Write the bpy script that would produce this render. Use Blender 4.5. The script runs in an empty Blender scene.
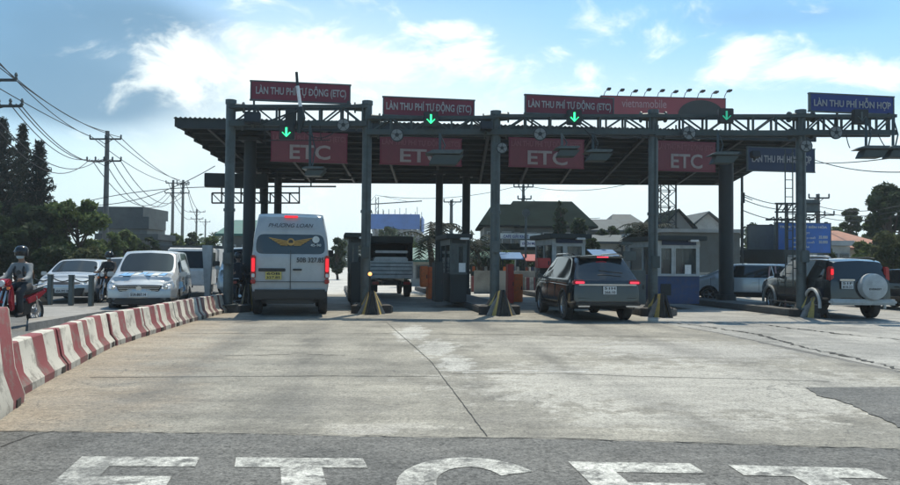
import bpy, bmesh, math, random
from mathutils import Vector, Matrix, Euler
random.seed(7)
R = math.radians
C = bpy.context.scene.collection
S = bpy.context.scene

# ---------------------------------------------------------------- camera, sky, sun, exposure
FPX = 750.0                     # focal length in photo pixels (photo is 900 px wide)
EYE = 1.5
PITCH, ROLL = math.atan(19.5 / FPX), R(0.5)
_f = Vector((0, math.cos(PITCH), math.sin(PITCH)))
_r0 = Vector((1, 0, 0)); _u0 = Vector((0, -math.sin(PITCH), math.cos(PITCH)))
_r = math.cos(ROLL) * _r0 + math.sin(ROLL) * _u0
_u = -math.sin(ROLL) * _r0 + math.cos(ROLL) * _u0
cd = bpy.data.cameras.new('camera'); cam = bpy.data.objects.new('camera', cd); C.objects.link(cam)
cam.matrix_world = Matrix(((_r.x, _u.x, -_f.x, 0), (_r.y, _u.y, -_f.y, 0), (_r.z, _u.z, -_f.z, EYE), (0, 0, 0, 1)))
cd.lens = 30; cd.sensor_width = 36; cd.clip_end = 5000; cd.clip_start = .05
S.camera = cam

SUN_AZ, SUN_EL = R(15), R(66)          # azimuth clockwise from +Y
w = bpy.data.worlds.new('World'); S.world = w; w.use_nodes = True
nt = w.node_tree; nt.nodes.clear()
def N(nt, t, **kw):
    n = nt.nodes.new(t)
    for k, v in kw.items(): setattr(n, k, v)
    return n
def mth(nt, op, a, b=None, c=None, clamp=False):
    n = nt.nodes.new('ShaderNodeMath'); n.operation = op; n.use_clamp = clamp
    for i, v in enumerate((a, b, c)):
        if v is None: continue
        if isinstance(v, (int, float)): n.inputs[i].default_value = v
        else: nt.links.new(v, n.inputs[i])
    return n.outputs[0]
def pix_dir(px, py):
    v = _r * ((px - 450) / FPX) + _u * ((242.5 - py) / FPX) + _f
    return v.normalized()
def P(px, py, Z):                       # photo pixel at depth Z metres ahead -> point in the place
    d = pix_dir(px, py); return Vector((0, 0, EYE)) + d * (Z / d.y)
def G(px, py, z=0.0):                   # photo pixel on the ground
    d = pix_dir(px, py); return Vector((0, 0, EYE)) + d * ((z - EYE) / d.z)

sky = N(nt, 'ShaderNodeTexSky', sky_type='NISHITA'); sky.sun_disc = False
sky.sun_elevation = SUN_EL; sky.sun_rotation = SUN_AZ
sky.air_density = 1.15; sky.dust_density = 1.5; sky.ozone_density = 1.6
tc = N(nt, 'ShaderNodeTexCoord')
L = nt.links.new
# clouds: two scales of warped noise over the sky dome, gathered into the banks the photo shows
def vmath(op, a, b):
    n = nt.nodes.new('ShaderNodeVectorMath'); n.operation = op
    for i, v in enumerate((a, b)):
        if isinstance(v, (tuple, Vector)): n.inputs[i].default_value = tuple(v)
        else: L(v, n.inputs[i])
    return n
sep = N(nt, 'ShaderNodeSeparateXYZ'); L(tc.outputs['Generated'], sep.inputs[0])
mp = N(nt, 'ShaderNodeMapping'); mp.inputs['Scale'].default_value = (1, 1, 1.9)
L(tc.outputs['Generated'], mp.inputs[0])
n1 = N(nt, 'ShaderNodeTexNoise'); n1.inputs['Scale'].default_value = 8.5; n1.inputs['Detail'].default_value = 12
n1.inputs['Roughness'].default_value = .60; n1.inputs['Distortion'].default_value = .5; L(mp.outputs[0], n1.inputs[0])
n2 = N(nt, 'ShaderNodeTexNoise'); n2.inputs['Scale'].default_value = 2.6; n2.inputs['Detail'].default_value = 5
L(mp.outputs[0], n2.inputs[0])
def blob(px, py, rx, ry, amp, tilt=0.0):
    """a bank of cloud in direction (px,py): gaussian in azimuth/elevation offsets"""
    d = pix_dir(px, py); east = Vector((d.y, -d.x, 0)).normalized(); up = east.cross(d) 
    if up.z < 0: up = -up
    ct, st = math.cos(tilt), math.sin(tilt)
    e2 = east * ct + up * st; u2 = up * ct - east * st
    a = vmath('DOT_PRODUCT', tc.outputs['Generated'], e2 / (rx / FPX)).outputs['Value']
    b = vmath('DOT_PRODUCT', tc.outputs['Generated'], u2 / (ry / FPX)).outputs['Value']
    off = (d.dot(e2) / (rx / FPX), d.dot(u2) / (ry / FPX))
    a = mth(nt, 'SUBTRACT', a, off[0]); b = mth(nt, 'SUBTRACT', b, off[1])
    q = mth(nt, 'ADD', mth(nt, 'MULTIPLY', a, a), mth(nt, 'MULTIPLY', b, b))
    e = mth(nt, 'POWER', 2.718, mth(nt, 'MULTIPLY', q, -1.0))
    return mth(nt, 'MULTIPLY', e, amp)
def total(l):
    s = l[0]
    for x in l[1:]: s = mth(nt, 'ADD', s, x)
    return s
BRIGHT = [(250, 70, 90, 34, .46, .25), (235, 18, 42, 26, .42, .6), (185, 60, 36, 30, .30, 0), (345, 55, 60, 20, .34, -.2), (430, 30, 52, 11, .5, .1),
          (480, 60, 38, 22, .46, -.7), (535, 62, 45, 15, .38, .3), (610, 70, 35, 10, .24, 0), (738, 56, 28, 16, .42, .5), (720, 5, 20, 14, .22, 1.2),
          (838, 66, 46, 17, .55, .1), (885, 75, 30, 12, .4, 0), (150, 120, 70, 26, .20, .15), (380, 80, 60, 22, .22, 0), (560, 95, 120, 14, .16, 0)]
DARK = [(40, 30, 150, 60, .55, -.1), (150, 15, 70, 24, .3, 0), (30, 95, 90, 30, .36, 0), (120, 100, 60, 20, .24, .2), (840, 14, 110, 20, .28, -.1), (690, 20, 60, 20, .1, 0), (330, 92, 30, 14, .2, 0), (405, 60, 28, 16, .16, 0)]
bs = total([blob(*b) for b in BRIGHT]); ds = total([blob(*b) for b in DARK])
base = mth(nt, 'MULTIPLY_ADD', n1.outputs['Fac'], 2.1, -1.13)
bc = mth(nt, 'ADD', bs, base)
mrb = N(nt, 'ShaderNodeMapRange', interpolation_type='SMOOTHERSTEP'); L(bc, mrb.inputs[0])
mrb.inputs[1].default_value = .0; mrb.inputs[2].default_value = .52
dc = mth(nt, 'ADD', ds, mth(nt, 'MULTIPLY_ADD', n2.outputs['Fac'], .8, -.42))
mrd = N(nt, 'ShaderNodeMapRange', interpolation_type='SMOOTHERSTEP'); L(dc, mrd.inputs[0])
mrd.inputs[1].default_value = .0; mrd.inputs[2].default_value = .6
SKYK = .094
bg1 = N(nt, 'ShaderNodeBackground'); bg1.inputs[1].default_value = SKYK
hz = N(nt, 'ShaderNodeMapRange', interpolation_type='SMOOTHSTEP'); L(sep.outputs[2], hz.inputs[0])   # milky lower sky
hz.inputs[1].default_value = .30; hz.inputs[2].default_value = .02
mixh = N(nt, 'ShaderNodeMix', data_type='RGBA'); glow = total([blob(520, 160, 360, 75, .80), blob(640, 210, 460, 60, .55), blob(240, 90, 130, 80, .55), blob(400, 60, 160, 60, .30)])
milky = mth(nt, 'MULTIPLY_ADD', hz.outputs[0], .35, glow, clamp=True); milky = mth(nt, 'MINIMUM', milky, .95)
tint = N(nt, 'ShaderNodeMix', data_type='RGBA', blend_type='MULTIPLY'); tint.inputs[0].default_value = 1; L(sky.outputs[0], tint.inputs[6]); tint.inputs[7].default_value = (.92, 1.42, 1.62, 1)
L(milky, mixh.inputs[0]); L(tint.outputs[2], mixh.inputs[6])
mixh.inputs[7].default_value = (9.4, 10.9, 11.3, 1)
mixd = N(nt, 'ShaderNodeMix', data_type='RGBA'); L(mth(nt, 'MULTIPLY', mrd.outputs[0], .85), mixd.inputs[0]); L(mixh.outputs[2], mixd.inputs[6])
mixd.inputs[7].default_value = (1.7, 3.3, 4.9, 1)
mixb = N(nt, 'ShaderNodeMix', data_type='RGBA'); L(mth(nt, 'MULTIPLY', mrb.outputs[0], .93), mixb.inputs[0]); L(mixd.outputs[2], mixb.inputs[6])
mixb.inputs[7].default_value = (11.0, 11.9, 11.6, 1)
L(mixb.outputs[2], bg1.inputs[0])
wo = N(nt, 'ShaderNodeOutputWorld'); L(bg1.outputs[0], wo.inputs[0])

sl = bpy.data.lights.new('sun', 'SUN'); sl.energy = 4.5; sl.angle = R(.53); sl.color = (1, .915, .77)
sun = bpy.data.objects.new('sun', sl); C.objects.link(sun)
sdir = Vector((math.sin(SUN_AZ) * math.cos(SUN_EL), math.cos(SUN_AZ) * math.cos(SUN_EL), math.sin(SUN_EL)))
sun.rotation_euler = sdir.to_track_quat('Z', 'Y').to_euler(); sun.location = (0, 0, 60)
S.view_settings.view_transform = 'Standard'; S.view_settings.look = 'None'
S.view_settings.exposure = 0.17; S.view_settings.gamma = 1; S.view_settings.use_curve_mapping = False
S.render.engine = 'CYCLES'; S.cycles.max_bounces = 6; S.cycles.transparent_max_bounces = 12

# ---------------------------------------------------------------- materials
def mat(name, rgb, rough=.6, metal=0.0, var=.18, scale=3.0, bump=0.0, bscale=30.0, dirt=0.0, dirtcol=(.09, .08, .065), spec=.5, emit=None, estr=0):
    if name in bpy.data.materials: return bpy.data.materials[name]
    m = bpy.data.materials.new(name); m.use_nodes = True; t = m.node_tree; b = t.nodes['Principled BSDF']
    b.inputs['Roughness'].default_value = rough; b.inputs['Metallic'].default_value = metal
    b.inputs['Specular IOR Level'].default_value = spec
    co = N(t, 'ShaderNodeTexCoord')
    n = N(t, 'ShaderNodeTexNoise'); n.inputs['Scale'].default_value = scale; n.inputs['Detail'].default_value = 7; n.inputs['Roughness'].default_value = .62
    t.links.new(co.outputs['Object'], n.inputs[0])
    mr = N(t, 'ShaderNodeMapRange'); t.links.new(n.outputs['Fac'], mr.inputs[0])
    mr.inputs[1].default_value = .3; mr.inputs[2].default_value = .7; mr.inputs[3].default_value = 1 - var; mr.inputs[4].default_value = 1 + var
    mx = N(t, 'ShaderNodeMix', data_type='RGBA', blend_type='MULTIPLY'); mx.inputs[0].default_value = 1
    mx.inputs[6].default_value = (*rgb, 1); t.links.new(mr.outputs[0], mx.inputs[7])
    out = mx.outputs[2]
    if dirt:
        n3 = N(t, 'ShaderNodeTexNoise'); n3.inputs['Scale'].default_value = scale * 2.3; n3.inputs['Detail'].default_value = 9; n3.inputs['Roughness'].default_value = .7
        t.links.new(co.outputs['Object'], n3.inputs[0])
        m3 = N(t, 'ShaderNodeMapRange'); t.links.new(n3.outputs['Fac'], m3.inputs[0]); m3.inputs[1].default_value = .47; m3.inputs[2].default_value = .68; m3.inputs[4].default_value = dirt
        d = N(t, 'ShaderNodeMix', data_type='RGBA'); t.links.new(m3.outputs[0], d.inputs[0]); t.links.new(out, d.inputs[6]); d.inputs[7].default_value = (*dirtcol, 1)
        out = d.outputs[2]
    t.links.new(out, b.inputs['Base Color'])
    rr = N(t, 'ShaderNodeMapRange'); t.links.new(n.outputs['Fac'], rr.inputs[0]); rr.inputs[3].default_value = max(.02, rough * .85); rr.inputs[4].default_value = min(1, rough * 1.18)
    t.links.new(rr.outputs[0], b.inputs['Roughness'])
    if bump:
        nb = N(t, 'ShaderNodeTexNoise'); nb.inputs['Scale'].default_value = bscale; nb.inputs['Detail'].default_value = 6
        t.links.new(co.outputs['Object'], nb.inputs[0])
        bp = N(t, 'ShaderNodeBump'); bp.inputs['Strength'].default_value = bump; bp.inputs['Distance'].default_value = .02
        t.links.new(nb.outputs['Fac'], bp.inputs['Height']); t.links.new(bp.outputs[0], b.inputs['Normal'])
    if emit:
        b.inputs['Emission Color'].default_value = (*emit, 1); b.inputs['Emission Strength'].default_value = estr
    return m
def glass(name, rgb=(.02, .03, .03), rough=.06, alpha=.0):
    m = mat(name, rgb, rough, 0, .05)
    b = m.node_tree.nodes['Principled BSDF']; b.inputs['Specular IOR Level'].default_value = .8
    if alpha: b.inputs['Alpha'].default_value = alpha
    return m
M = {}
M['steel'] = mat('galvanised steel', (.078, .098, .098), .5, .2, .25, 2, dirt=.5, dirtcol=(.04, .035, .028))
M['truss'] = mat('painted grey truss', (.045, .06, .058), .55, .2, .25, 2, dirt=.5, dirtcol=(.03, .025, .02)) if False else mat('painted grey truss', (.045, .06, .058), .55, .2, .25, 2, dirt=.4, dirtcol=(.05, .045, .04))
M['darksteel'] = mat('dark steel', (.018, .025, .026), .6, .1, .25, 2)
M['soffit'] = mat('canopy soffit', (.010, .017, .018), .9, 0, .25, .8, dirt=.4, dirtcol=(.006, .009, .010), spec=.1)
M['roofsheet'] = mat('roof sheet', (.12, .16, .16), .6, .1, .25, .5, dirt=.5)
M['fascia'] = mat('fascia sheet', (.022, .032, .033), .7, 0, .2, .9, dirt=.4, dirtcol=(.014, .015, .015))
M['signred'] = mat('sign red', (.17, .018, .036), .55, 0, .12, 1.5, dirt=.25, dirtcol=(.10, .03, .03))
M['signred2'] = mat('faded sign red', (.19, .045, .052), .6, 0, .15, 1.5, dirt=.3, dirtcol=(.14, .04, .04))
M['signblue'] = mat('sign blue', (.012, .03, .17), .5, 0, .12, 1.5)
M['signnavy'] = mat('faded sign navy', (.018, .032, .07), .6, 0, .12, 1.5)
M['letter'] = mat('sign letter', (.34, .33, .32), .5, 0, .1, 3)
M['letterred'] = mat('faded letter', (.26, .09, .09), .6, 0, .1, 3)
M['lettertan'] = mat('tan letter', (.33, .27, .235), .6, 0, .15, 3)
M['discface'] = mat('weathered disc face', (.20, .215, .21), .7, 0, .2, 6, dirt=.4)
M['white'] = mat('white paint', (.72, .72, .70), .5, 0, .08, 2, dirt=.25)
M['offwhite'] = mat('dull white paint', (.42, .44, .43), .6, 0, .15, 2, dirt=.35)
M['black'] = mat('black plastic', (.015, .016, .017), .5, 0, .2, 8)
M['rubber'] = mat('tyre rubber', (.022, .022, .022), .85, 0, .25, 9, dirt=.4, dirtcol=(.07, .06, .05))
M['green_on'] = mat('lit green lamp', (0, .4, .12), .4, emit=(.04, 1, .3), estr=2.2)
M['green_dim'] = mat('dim green lamp', (.02, .25, .16), .4, emit=(.05, .8, .45), estr=.35)
M['concrete'] = mat('cast concrete', (.26, .25, .23), .85, 0, .2, 2.5, .5, 40, dirt=.5)
M['kerb'] = mat('dark kerb concrete', (.085, .085, .08), .8, 0, .25, 3, .4, 30, dirt=.5, dirtcol=(.04, .04, .035))
M['yellow'] = mat('worn yellow paint', (.46, .34, .10), .75, 0, .2, 4, .3, 30, dirt=.45, dirtcol=(.05, .045, .035))
M['blackpaint'] = mat('worn black paint', (.03, .032, .03), .75, 0, .3, 4, .3, 30, dirt=.5, dirtcol=(.09, .08, .07))
M['orange'] = mat('orange plastic', (.85, .20, .05), .6, 0, .15, 3, dirt=.3)
M['red'] = mat('red paint', (.48, .045, .04), .5, 0, .12, 3, dirt=.2)
M['glass'] = glass('window glass', (.04, .055, .06), .08)
M['blue'] = mat('booth blue', (.02, .055, .15), .5, 0, .15, 2, dirt=.5)
M['wood'] = mat('weathered pole concrete', (.13, .13, .12), .9, 0, .2, 2, .3, 20)
M['wire'] = mat('cable', (.02, .02, .02), .7)
M['silver'] = mat('bare metal', (.5, .5, .5), .3, .9, .1, 5)

# ---------------------------------------------------------------- object helpers
def tag(o, label=None, cat=None, group=None, kind=None):
    if label: o['label'] = label
    if cat: o['category'] = cat
    if group: o['group'] = group
    if kind: o['kind'] = kind
    return o
def thing(name, label, cat, loc=(0, 0, 0), rz=0.0, group=None):
    o = bpy.data.objects.new(name, None); C.objects.link(o); o.empty_display_size = .3
    o.location = loc; o.rotation_euler = (0, 0, rz)
    return tag(o, label, cat, group)
class MB:
    def __init__(s): s.v = []; s.f = []; s.m = []
    def add(s, vs, fs, m=0):
        o = len(s.v); s.v += [tuple(v) for v in vs]; s.f += [tuple(i + o for i in f) for f in fs]; s.m += [m] * len(fs); return s
    def box(s, c, d, rz=0.0, m=0, rot=None, taper=1.0):
        x, y, z = (q / 2 for q in d); vs = []
        for k in (-1, 1):
            t = taper if k > 0 else 1
            for a, b in ((-1, -1), (1, -1), (1, 1), (-1, 1)): vs.append(Vector((a * x * t, b * y * t, k * z)))
        q = rot.to_matrix() if rot is not None else Matrix.Rotation(rz, 3, 'Z')
        return s.add([q @ p + Vector(c) for p in vs], [(3, 2, 1, 0), (4, 5, 6, 7), (0, 1, 5, 4), (1, 2, 6, 5), (2, 3, 7, 6), (3, 0, 4, 7)], m)
    def tube(s, pts, r, n=8, m=0, cap=True):
        pts = [Vector(p) for p in pts]; rs = r if isinstance(r, (list, tuple)) else [r] * len(pts); vs = []
        ref = None
        for i, p in enumerate(pts):
            d = (pts[min(i + 1, len(pts) - 1)] - pts[max(i - 1, 0)]).normalized()
            if ref is None: ref = d.orthogonal().normalized()
            a = (ref - d * ref.dot(d)).normalized(); b = d.cross(a); ref = a
            for k in range(n):
                t = 2 * math.pi * k / n; vs.append(p + (a * math.cos(t) + b * math.sin(t)) * rs[i])
        fs = [(i * n + k, i * n + (k + 1) % n, (i + 1) * n + (k + 1) % n, (i + 1) * n + k) for i in range(len(pts) - 1) for k in range(n)]
        if cap: fs += [tuple(range(n - 1, -1, -1)), tuple((len(pts) - 1) * n + k for k in range(n))]
        return s.add(vs, fs, m)
    def bar(s, a, b, w, h=None, m=0):          # square bar between two points
        a, b = Vector(a), Vector(b); h = h or w; d = (b - a); l = d.length
        q = d.to_track_quat('Y', 'Z'); vs = []
        for y in (0, l):
            for x, z in ((-1, -1), (1, -1), (1, 1), (-1, 1)): vs.append(a + q @ Vector((x * w / 2, y, z * h / 2)))
        return s.add(vs, [(0, 1, 2, 3), (7, 6, 5, 4), (0, 4, 5, 1), (1, 5, 6, 2), (2, 6, 7, 3), (3, 7, 4, 0)], m)
    def prism(s, poly, axis, a, b, m=0):       # 2-D polygon extruded along an axis ('X': poly is (y,z); 'Y': (x,z); 'Z': (x,y))
        def mk(p, t):
            return {'X': (t, p[0], p[1]), 'Y': (p[0], t, p[1]), 'Z': (p[0], p[1], t)}[axis]
        n = len(poly); vs = [mk(p, a) for p in poly] + [mk(p, b) for p in poly]
        return s.add(vs, [tuple(range(n - 1, -1, -1)), tuple(range(n, 2 * n))] + [(i, (i + 1) % n, n + (i + 1) % n, n + i) for i in range(n)], m)
    def lathe(s, prof, c=(0, 0, 0), axis='Z', n=24, m=0, cap=True):   # prof: (radius, height)
        vs = []
        for r, h in prof:
            for k in range(n):
                t = 2 * math.pi * k / n; x, y = r * math.cos(t), r * math.sin(t)
                p = {'Z': (x, y, h), 'X': (h, x, y), 'Y': (x, h, y)}[axis]
                vs.append((p[0] + c[0], p[1] + c[1], p[2] + c[2]))
        fs = [(i * n + k, i * n + (k + 1) % n, (i + 1) * n + (k + 1) % n, (i + 1) * n + k) for i in range(len(prof) - 1) for k in range(n)]
        if cap: fs += [tuple(range(n - 1, -1, -1)), tuple((len(prof) - 1) * n + k for k in range(n))]
        return s.add(vs, fs, m)
    def quad(s, a, b, c, d, m=0): return s.add([a, b, c, d], [(0, 1, 2, 3)], m)
    def build(s, name, mats, parent=None, off=None, smooth=False, bevel=0.0, local=False):
        """off/None: with a parent, vertices given in world space are moved to the parent's origin unless local=True;
        a parentless mesh gets its origin at its base centre"""
        me = bpy.data.meshes.new(name); vs = [Vector(v) for v in s.v]
        if parent is not None and not local:
            bx = parent
            o = Vector((0, 0, 0))
            while bx is not None: o += bx.location; bx = bx.parent
            vs = [v - o for v in vs]; org = Vector((0, 0, 0))
        elif parent is None and not local:
            lo = [min(v[i] for v in vs) for i in range(3)]; hi = [max(v[i] for v in vs) for i in range(3)]
            org = Vector(((lo[0] + hi[0]) / 2, (lo[1] + hi[1]) / 2, lo[2])); vs = [v - org for v in vs]
        else: org = Vector((0, 0, 0))
        me.from_pydata(vs, [], s.f); mats = mats if isinstance(mats, (list, tuple)) else [mats]
        for q in mats: me.materials.append(M[q] if isinstance(q, str) else q)
        me.polygons.foreach_set('material_index', s.m)
        bm = bmesh.new(); bm.from_mesh(me); bmesh.ops.recalc_face_normals(bm, faces=bm.faces)
        if bevel: bmesh.ops.bevel(bm, geom=[e for e in bm.edges if len(e.link_faces) == 2 and e.calc_face_angle(0) > .5], offset=bevel, segments=2, affect='EDGES', clamp_overlap=True)
        bm.to_mesh(me); bm.free()
        me.update(); o = bpy.data.objects.new(name, me); C.objects.link(o)
        if smooth: smooth_by_angle(me, 40)
        if parent is not None: o.parent = parent
        else: o.location = org
        return o
def smooth_by_angle(me, deg):
    me.polygons.foreach_set('use_smooth', [True] * len(me.polygons))
    me.set_sharp_from_angle(angle=R(deg))
def copy_tree(o, parent=None):
    c = o.copy(); C.objects.link(c); c.parent = parent
    for ch in o.children: copy_tree(ch, c)
    return c
_PLAIN = {'Đ': 'D', 'Ơ': 'O', 'Ợ': 'Ọ', 'Ớ': 'Ó', 'Ư': 'U', 'Ự': 'Ụ', 'Ừ': 'Ù', 'Ứ': 'Ú'}
def _raw_text(s, bold, shear=0):
    cu = bpy.data.curves.new('t', 'FONT'); cu.body = s; cu.offset = bold; cu.extrude = .01; cu.shear = shear; cu.resolution_u = 3
    o = bpy.data.objects.new('t', cu); C.objects.link(o); bpy.context.view_layer.update()
    me = bpy.data.meshes.new_from_object(o.evaluated_get(bpy.context.evaluated_depsgraph_get()))
    vs = [tuple(v.co) for v in me.vertices]; fs = [tuple(p.vertices) for p in me.polygons]
    C.objects.unlink(o); bpy.data.objects.remove(o); bpy.data.curves.remove(cu); bpy.data.meshes.remove(me); return vs, fs
def text_mesh(s, width, height, squeeze=True, bold=.012, depth=.004, shear=0):
    """local mesh in the XZ plane facing -Y, centred; returns MB. Barred and horned letters get their marks added as strokes"""
    plain = ''.join(_PLAIN.get(c, c) for c in s); raw = MB(); vs, fs = _raw_text(plain, bold, shear); raw.add(vs, fs)
    for i, c in enumerate(s):
        if c not in _PLAIN: continue
        r = max(v[0] for v in _raw_text(plain[:i + 1], bold, shear)[0]); g = [v[0] for v in _raw_text(plain[i], bold, shear)[0]]; l = r - (max(g) - min(g)); t = .05 + bold
        if c == 'Đ': poly = [(l - .09, .34 - t / 2), (l + .28, .34 - t / 2), (l + .28, .34 + t / 2), (l - .09, .34 + t / 2)]
        else: k = -.10 if plain[i] in 'OỌÓ' else -.06; poly = [(r + k, .60), (r + .02, .62), (r + .10, .69), (r + .10, .80), (r + .01, .80), (r + .02, .70), (r + k, .68)]
        raw.prism(poly, 'Z', -.0095, .0095)
    b = MB(); xs = [v[0] for v in raw.v]; ys = [v[1] for v in raw.v]
    x0, x1, y0, y1 = min(xs), max(xs), min(ys), max(ys); sx = width / (x1 - x0); sy = height / (y1 - y0)
    if not squeeze: sx = sy = min(sx, sy)
    b.add([((v[0] - (x0 + x1) / 2) * sx, (-v[2] / .01) * depth, (v[1] - (y0 + y1) / 2) * sy) for v in raw.v], raw.f); return b
HEAD = R(8.9)                                   # the road runs 8.9 degrees left of the camera axis
D = Vector((-math.sin(HEAD), math.cos(HEAD), 0)); RT = Vector((math.cos(HEAD), math.sin(HEAD), 0))
def moved(mb, c, rz=0.0, tilt=0.0):
    q = Matrix.Rotation(rz, 3, 'Z') @ Matrix.Rotation(tilt, 3, 'X'); c = Vector(c)
    mb.v = [tuple(q @ Vector(v) + c) for v in mb.v]; return mb
# ---------------------------------------------------------------- ground materials
def ground_mat(name, a, b, dark, grain=.25, gscale=260, crack=0.0, rough=.8, msc=1.7, blo=.50, patch=None, dust=None, tracks=None, streak=0.0, bump=.5, blot=.5):
    m = bpy.data.materials.new(name); m.use_nodes = True; t = m.node_tree; bs = t.nodes['Principled BSDF']; l = t.links.new
    g = N(t, 'ShaderNodeNewGeometry'); pos = g.outputs['Position']
    def noise(sc, det=6, ro=.6, vec=pos, dist=0):
        n = N(t, 'ShaderNodeTexNoise'); n.inputs['Scale'].default_value = sc; n.inputs['Detail'].default_value = det; n.inputs['Roughness'].default_value = ro
        n.inputs['Distortion'].default_value = dist; l(vec, n.inputs[0]); return n.outputs['Fac']
    def ramp(x, lo, hi, o0=0.0, o1=1.0):
        r = N(t, 'ShaderNodeMapRange', interpolation_type='SMOOTHSTEP'); l(x, r.inputs[0])
        for i, v in enumerate((lo, hi, o0, o1)): r.inputs[i + 1].default_value = v
        return r.outputs[0]
    def mix(f, x, y, bt='MIX'):
        q = N(t, 'ShaderNodeMix', data_type='RGBA', blend_type=bt)
        for i, v in ((0, f), (6, x), (7, y)):
            if isinstance(v, tuple): q.inputs[i].default_value = (*v, 1)
            elif isinstance(v, (int, float)): q.inputs[i].default_value = v
            else: l(v, q.inputs[i])
        return q.outputs[2]
    mp = N(t, 'ShaderNodeMapping'); mp.inputs['Rotation'].default_value = (0, 0, -HEAD); mp.inputs['Scale'].default_value = (1, .14, 1); l(pos, mp.inputs[0])
    big = noise(.35, 6); mid = noise(msc, 8, .68); st = noise(1.3, 6, .6, mp.outputs[0]); mp2 = N(t, 'ShaderNodeMapping'); mp2.inputs['Scale'].default_value = (.45, 1.6, 1); l(pos, mp2.inputs[0]); hs = noise(1.1, 9, .72, mp2.outputs[0])
    col = mix(ramp(big, .36, .64), a, b)
    col = mix(mth(t, 'MULTIPLY', ramp(mid, blo, blo + .2), blot), col, dark)
    if streak: col = mix(mth(t, 'MULTIPLY', ramp(st, .5, .68), streak), col, dark)
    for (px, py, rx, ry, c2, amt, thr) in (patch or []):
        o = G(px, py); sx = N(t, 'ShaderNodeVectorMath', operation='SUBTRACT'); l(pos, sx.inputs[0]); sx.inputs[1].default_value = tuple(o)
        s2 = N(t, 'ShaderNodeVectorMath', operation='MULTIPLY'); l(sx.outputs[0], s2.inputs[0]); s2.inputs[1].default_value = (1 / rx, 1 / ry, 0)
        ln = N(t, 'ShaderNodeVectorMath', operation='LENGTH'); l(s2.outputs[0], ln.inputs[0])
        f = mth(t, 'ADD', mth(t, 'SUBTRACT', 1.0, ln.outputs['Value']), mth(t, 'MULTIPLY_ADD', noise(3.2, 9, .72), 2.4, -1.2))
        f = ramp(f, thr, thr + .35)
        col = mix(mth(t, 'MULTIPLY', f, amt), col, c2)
    for (p0, wdt, amt) in (tracks or []):
        sx = N(t, 'ShaderNodeVectorMath', operation='SUBTRACT'); l(pos, sx.inputs[0]); sx.inputs[1].default_value = tuple(p0)
        dt = N(t, 'ShaderNodeVectorMath', operation='DOT_PRODUCT'); l(sx.outputs[0], dt.inputs[0]); dt.inputs[1].default_value = tuple(RT)
        f = mth(t, 'ABSOLUTE', mth(t, 'ADD', dt.outputs['Value'], mth(t, 'MULTIPLY_ADD', big, .5, -.25)))
        f = mth(t, 'MULTIPLY', ramp(f, wdt * 2, 0.0), ramp(st, .30, .62)); col = mix(mth(t, 'MULTIPLY', f, amt), col, (.085, .082, .072))
    if dust:
        p0, dn, width, c2, amt = dust
        sx = N(t, 'ShaderNodeVectorMath', operation='SUBTRACT'); l(pos, sx.inputs[0]); sx.inputs[1].default_value = tuple(p0)
        dt = N(t, 'ShaderNodeVectorMath', operation='DOT_PRODUCT'); l(sx.outputs[0], dt.inputs[0]); dt.inputs[1].default_value = tuple(dn)
        f = mth(t, 'ADD', mth(t, 'DIVIDE', dt.outputs['Value'], width), mth(t, 'MULTIPLY_ADD', noise(1.6, 8, .7), 1.6, -.8))
        f = ramp(f, 1.0, 0.0)
        col = mix(mth(t, 'MULTIPLY', f, amt), col, c2)
    col = mix(1.0, col, ramp(hs, .30, .70, .80, 1.20), 'MULTIPLY')
    if crack:
        v = N(t, 'ShaderNodeTexVoronoi', feature='DISTANCE_TO_EDGE'); v.inputs['Scale'].default_value = 1.1
        wn = N(t, 'ShaderNodeTexNoise'); wn.inputs['Scale'].default_value = 2.5; wn.inputs['Detail'].default_value = 6; l(pos, wn.inputs[0])
        wv = N(t, 'ShaderNodeVectorMath', operation='MULTIPLY_ADD'); l(wn.outputs['Color'], wv.inputs[0]); wv.inputs[1].default_value = (.7, .7, .7); l(pos, wv.inputs[2])
        l(wv.outputs[0], v.inputs[0])
        cr = ramp(v.outputs['Distance'], .012, .004)
        cr = mth(t, 'MULTIPLY', cr, ramp(big, .48, .6)); col = mix(mth(t, 'MULTIPLY', cr, crack), col, (.03, .03, .028))
    gr = noise(gscale, 2, .5); gm = noise(gscale * .25, 3, .6); gl = noise(14, 5, .7)
    gq = noise(36, 4, .65); v_ = N(t, 'ShaderNodeTexVoronoi'); v_.inputs['Scale'].default_value = gscale * .55; l(pos, v_.inputs[0])
    vs_ = N(t, 'ShaderNodeSeparateXYZ'); l(v_.outputs['Color'], vs_.inputs[0])
    k = mth(t, 'ADD', mth(t, 'MULTIPLY_ADD', gr, 2.2 * grain, 1 - 1.1 * grain), mth(t, 'MULTIPLY_ADD', gm, grain * 3.0, -grain * 1.5))
    k = mth(t, 'ADD', k, mth(t, 'MULTIPLY_ADD', vs_.outputs[0], grain * 1.3, -grain * .65))
    k = mth(t, 'ADD', k, mth(t, 'MULTIPLY_ADD', gl, 1.4, -.70)); k = mth(t, 'ADD', k, mth(t, 'MULTIPLY_ADD', gq, 1.7, -.85))
    col = mix(1.0, col, k, 'MULTIPLY')
    l(col, bs.inputs['Base Color']); l(ramp(mid, .3, .7, rough * .9, min(1, rough * 1.1)), bs.inputs['Roughness'])
    bs.inputs['Specular IOR Level'].default_value = .4
    bp = N(t, 'ShaderNodeBump'); bp.inputs['Strength'].default_value = bump; bp.inputs['Distance'].default_value = .012
    l(mth(t, 'ADD', mth(t, 'MULTIPLY', gm, .6), mth(t, 'MULTIPLY', gl, 1.4)), bp.inputs['Height']); l(bp.outputs[0], bs.inputs['Normal'])
    return m
bar_p0, bar_p1 = G(32, 391), G(148, 336)
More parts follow.
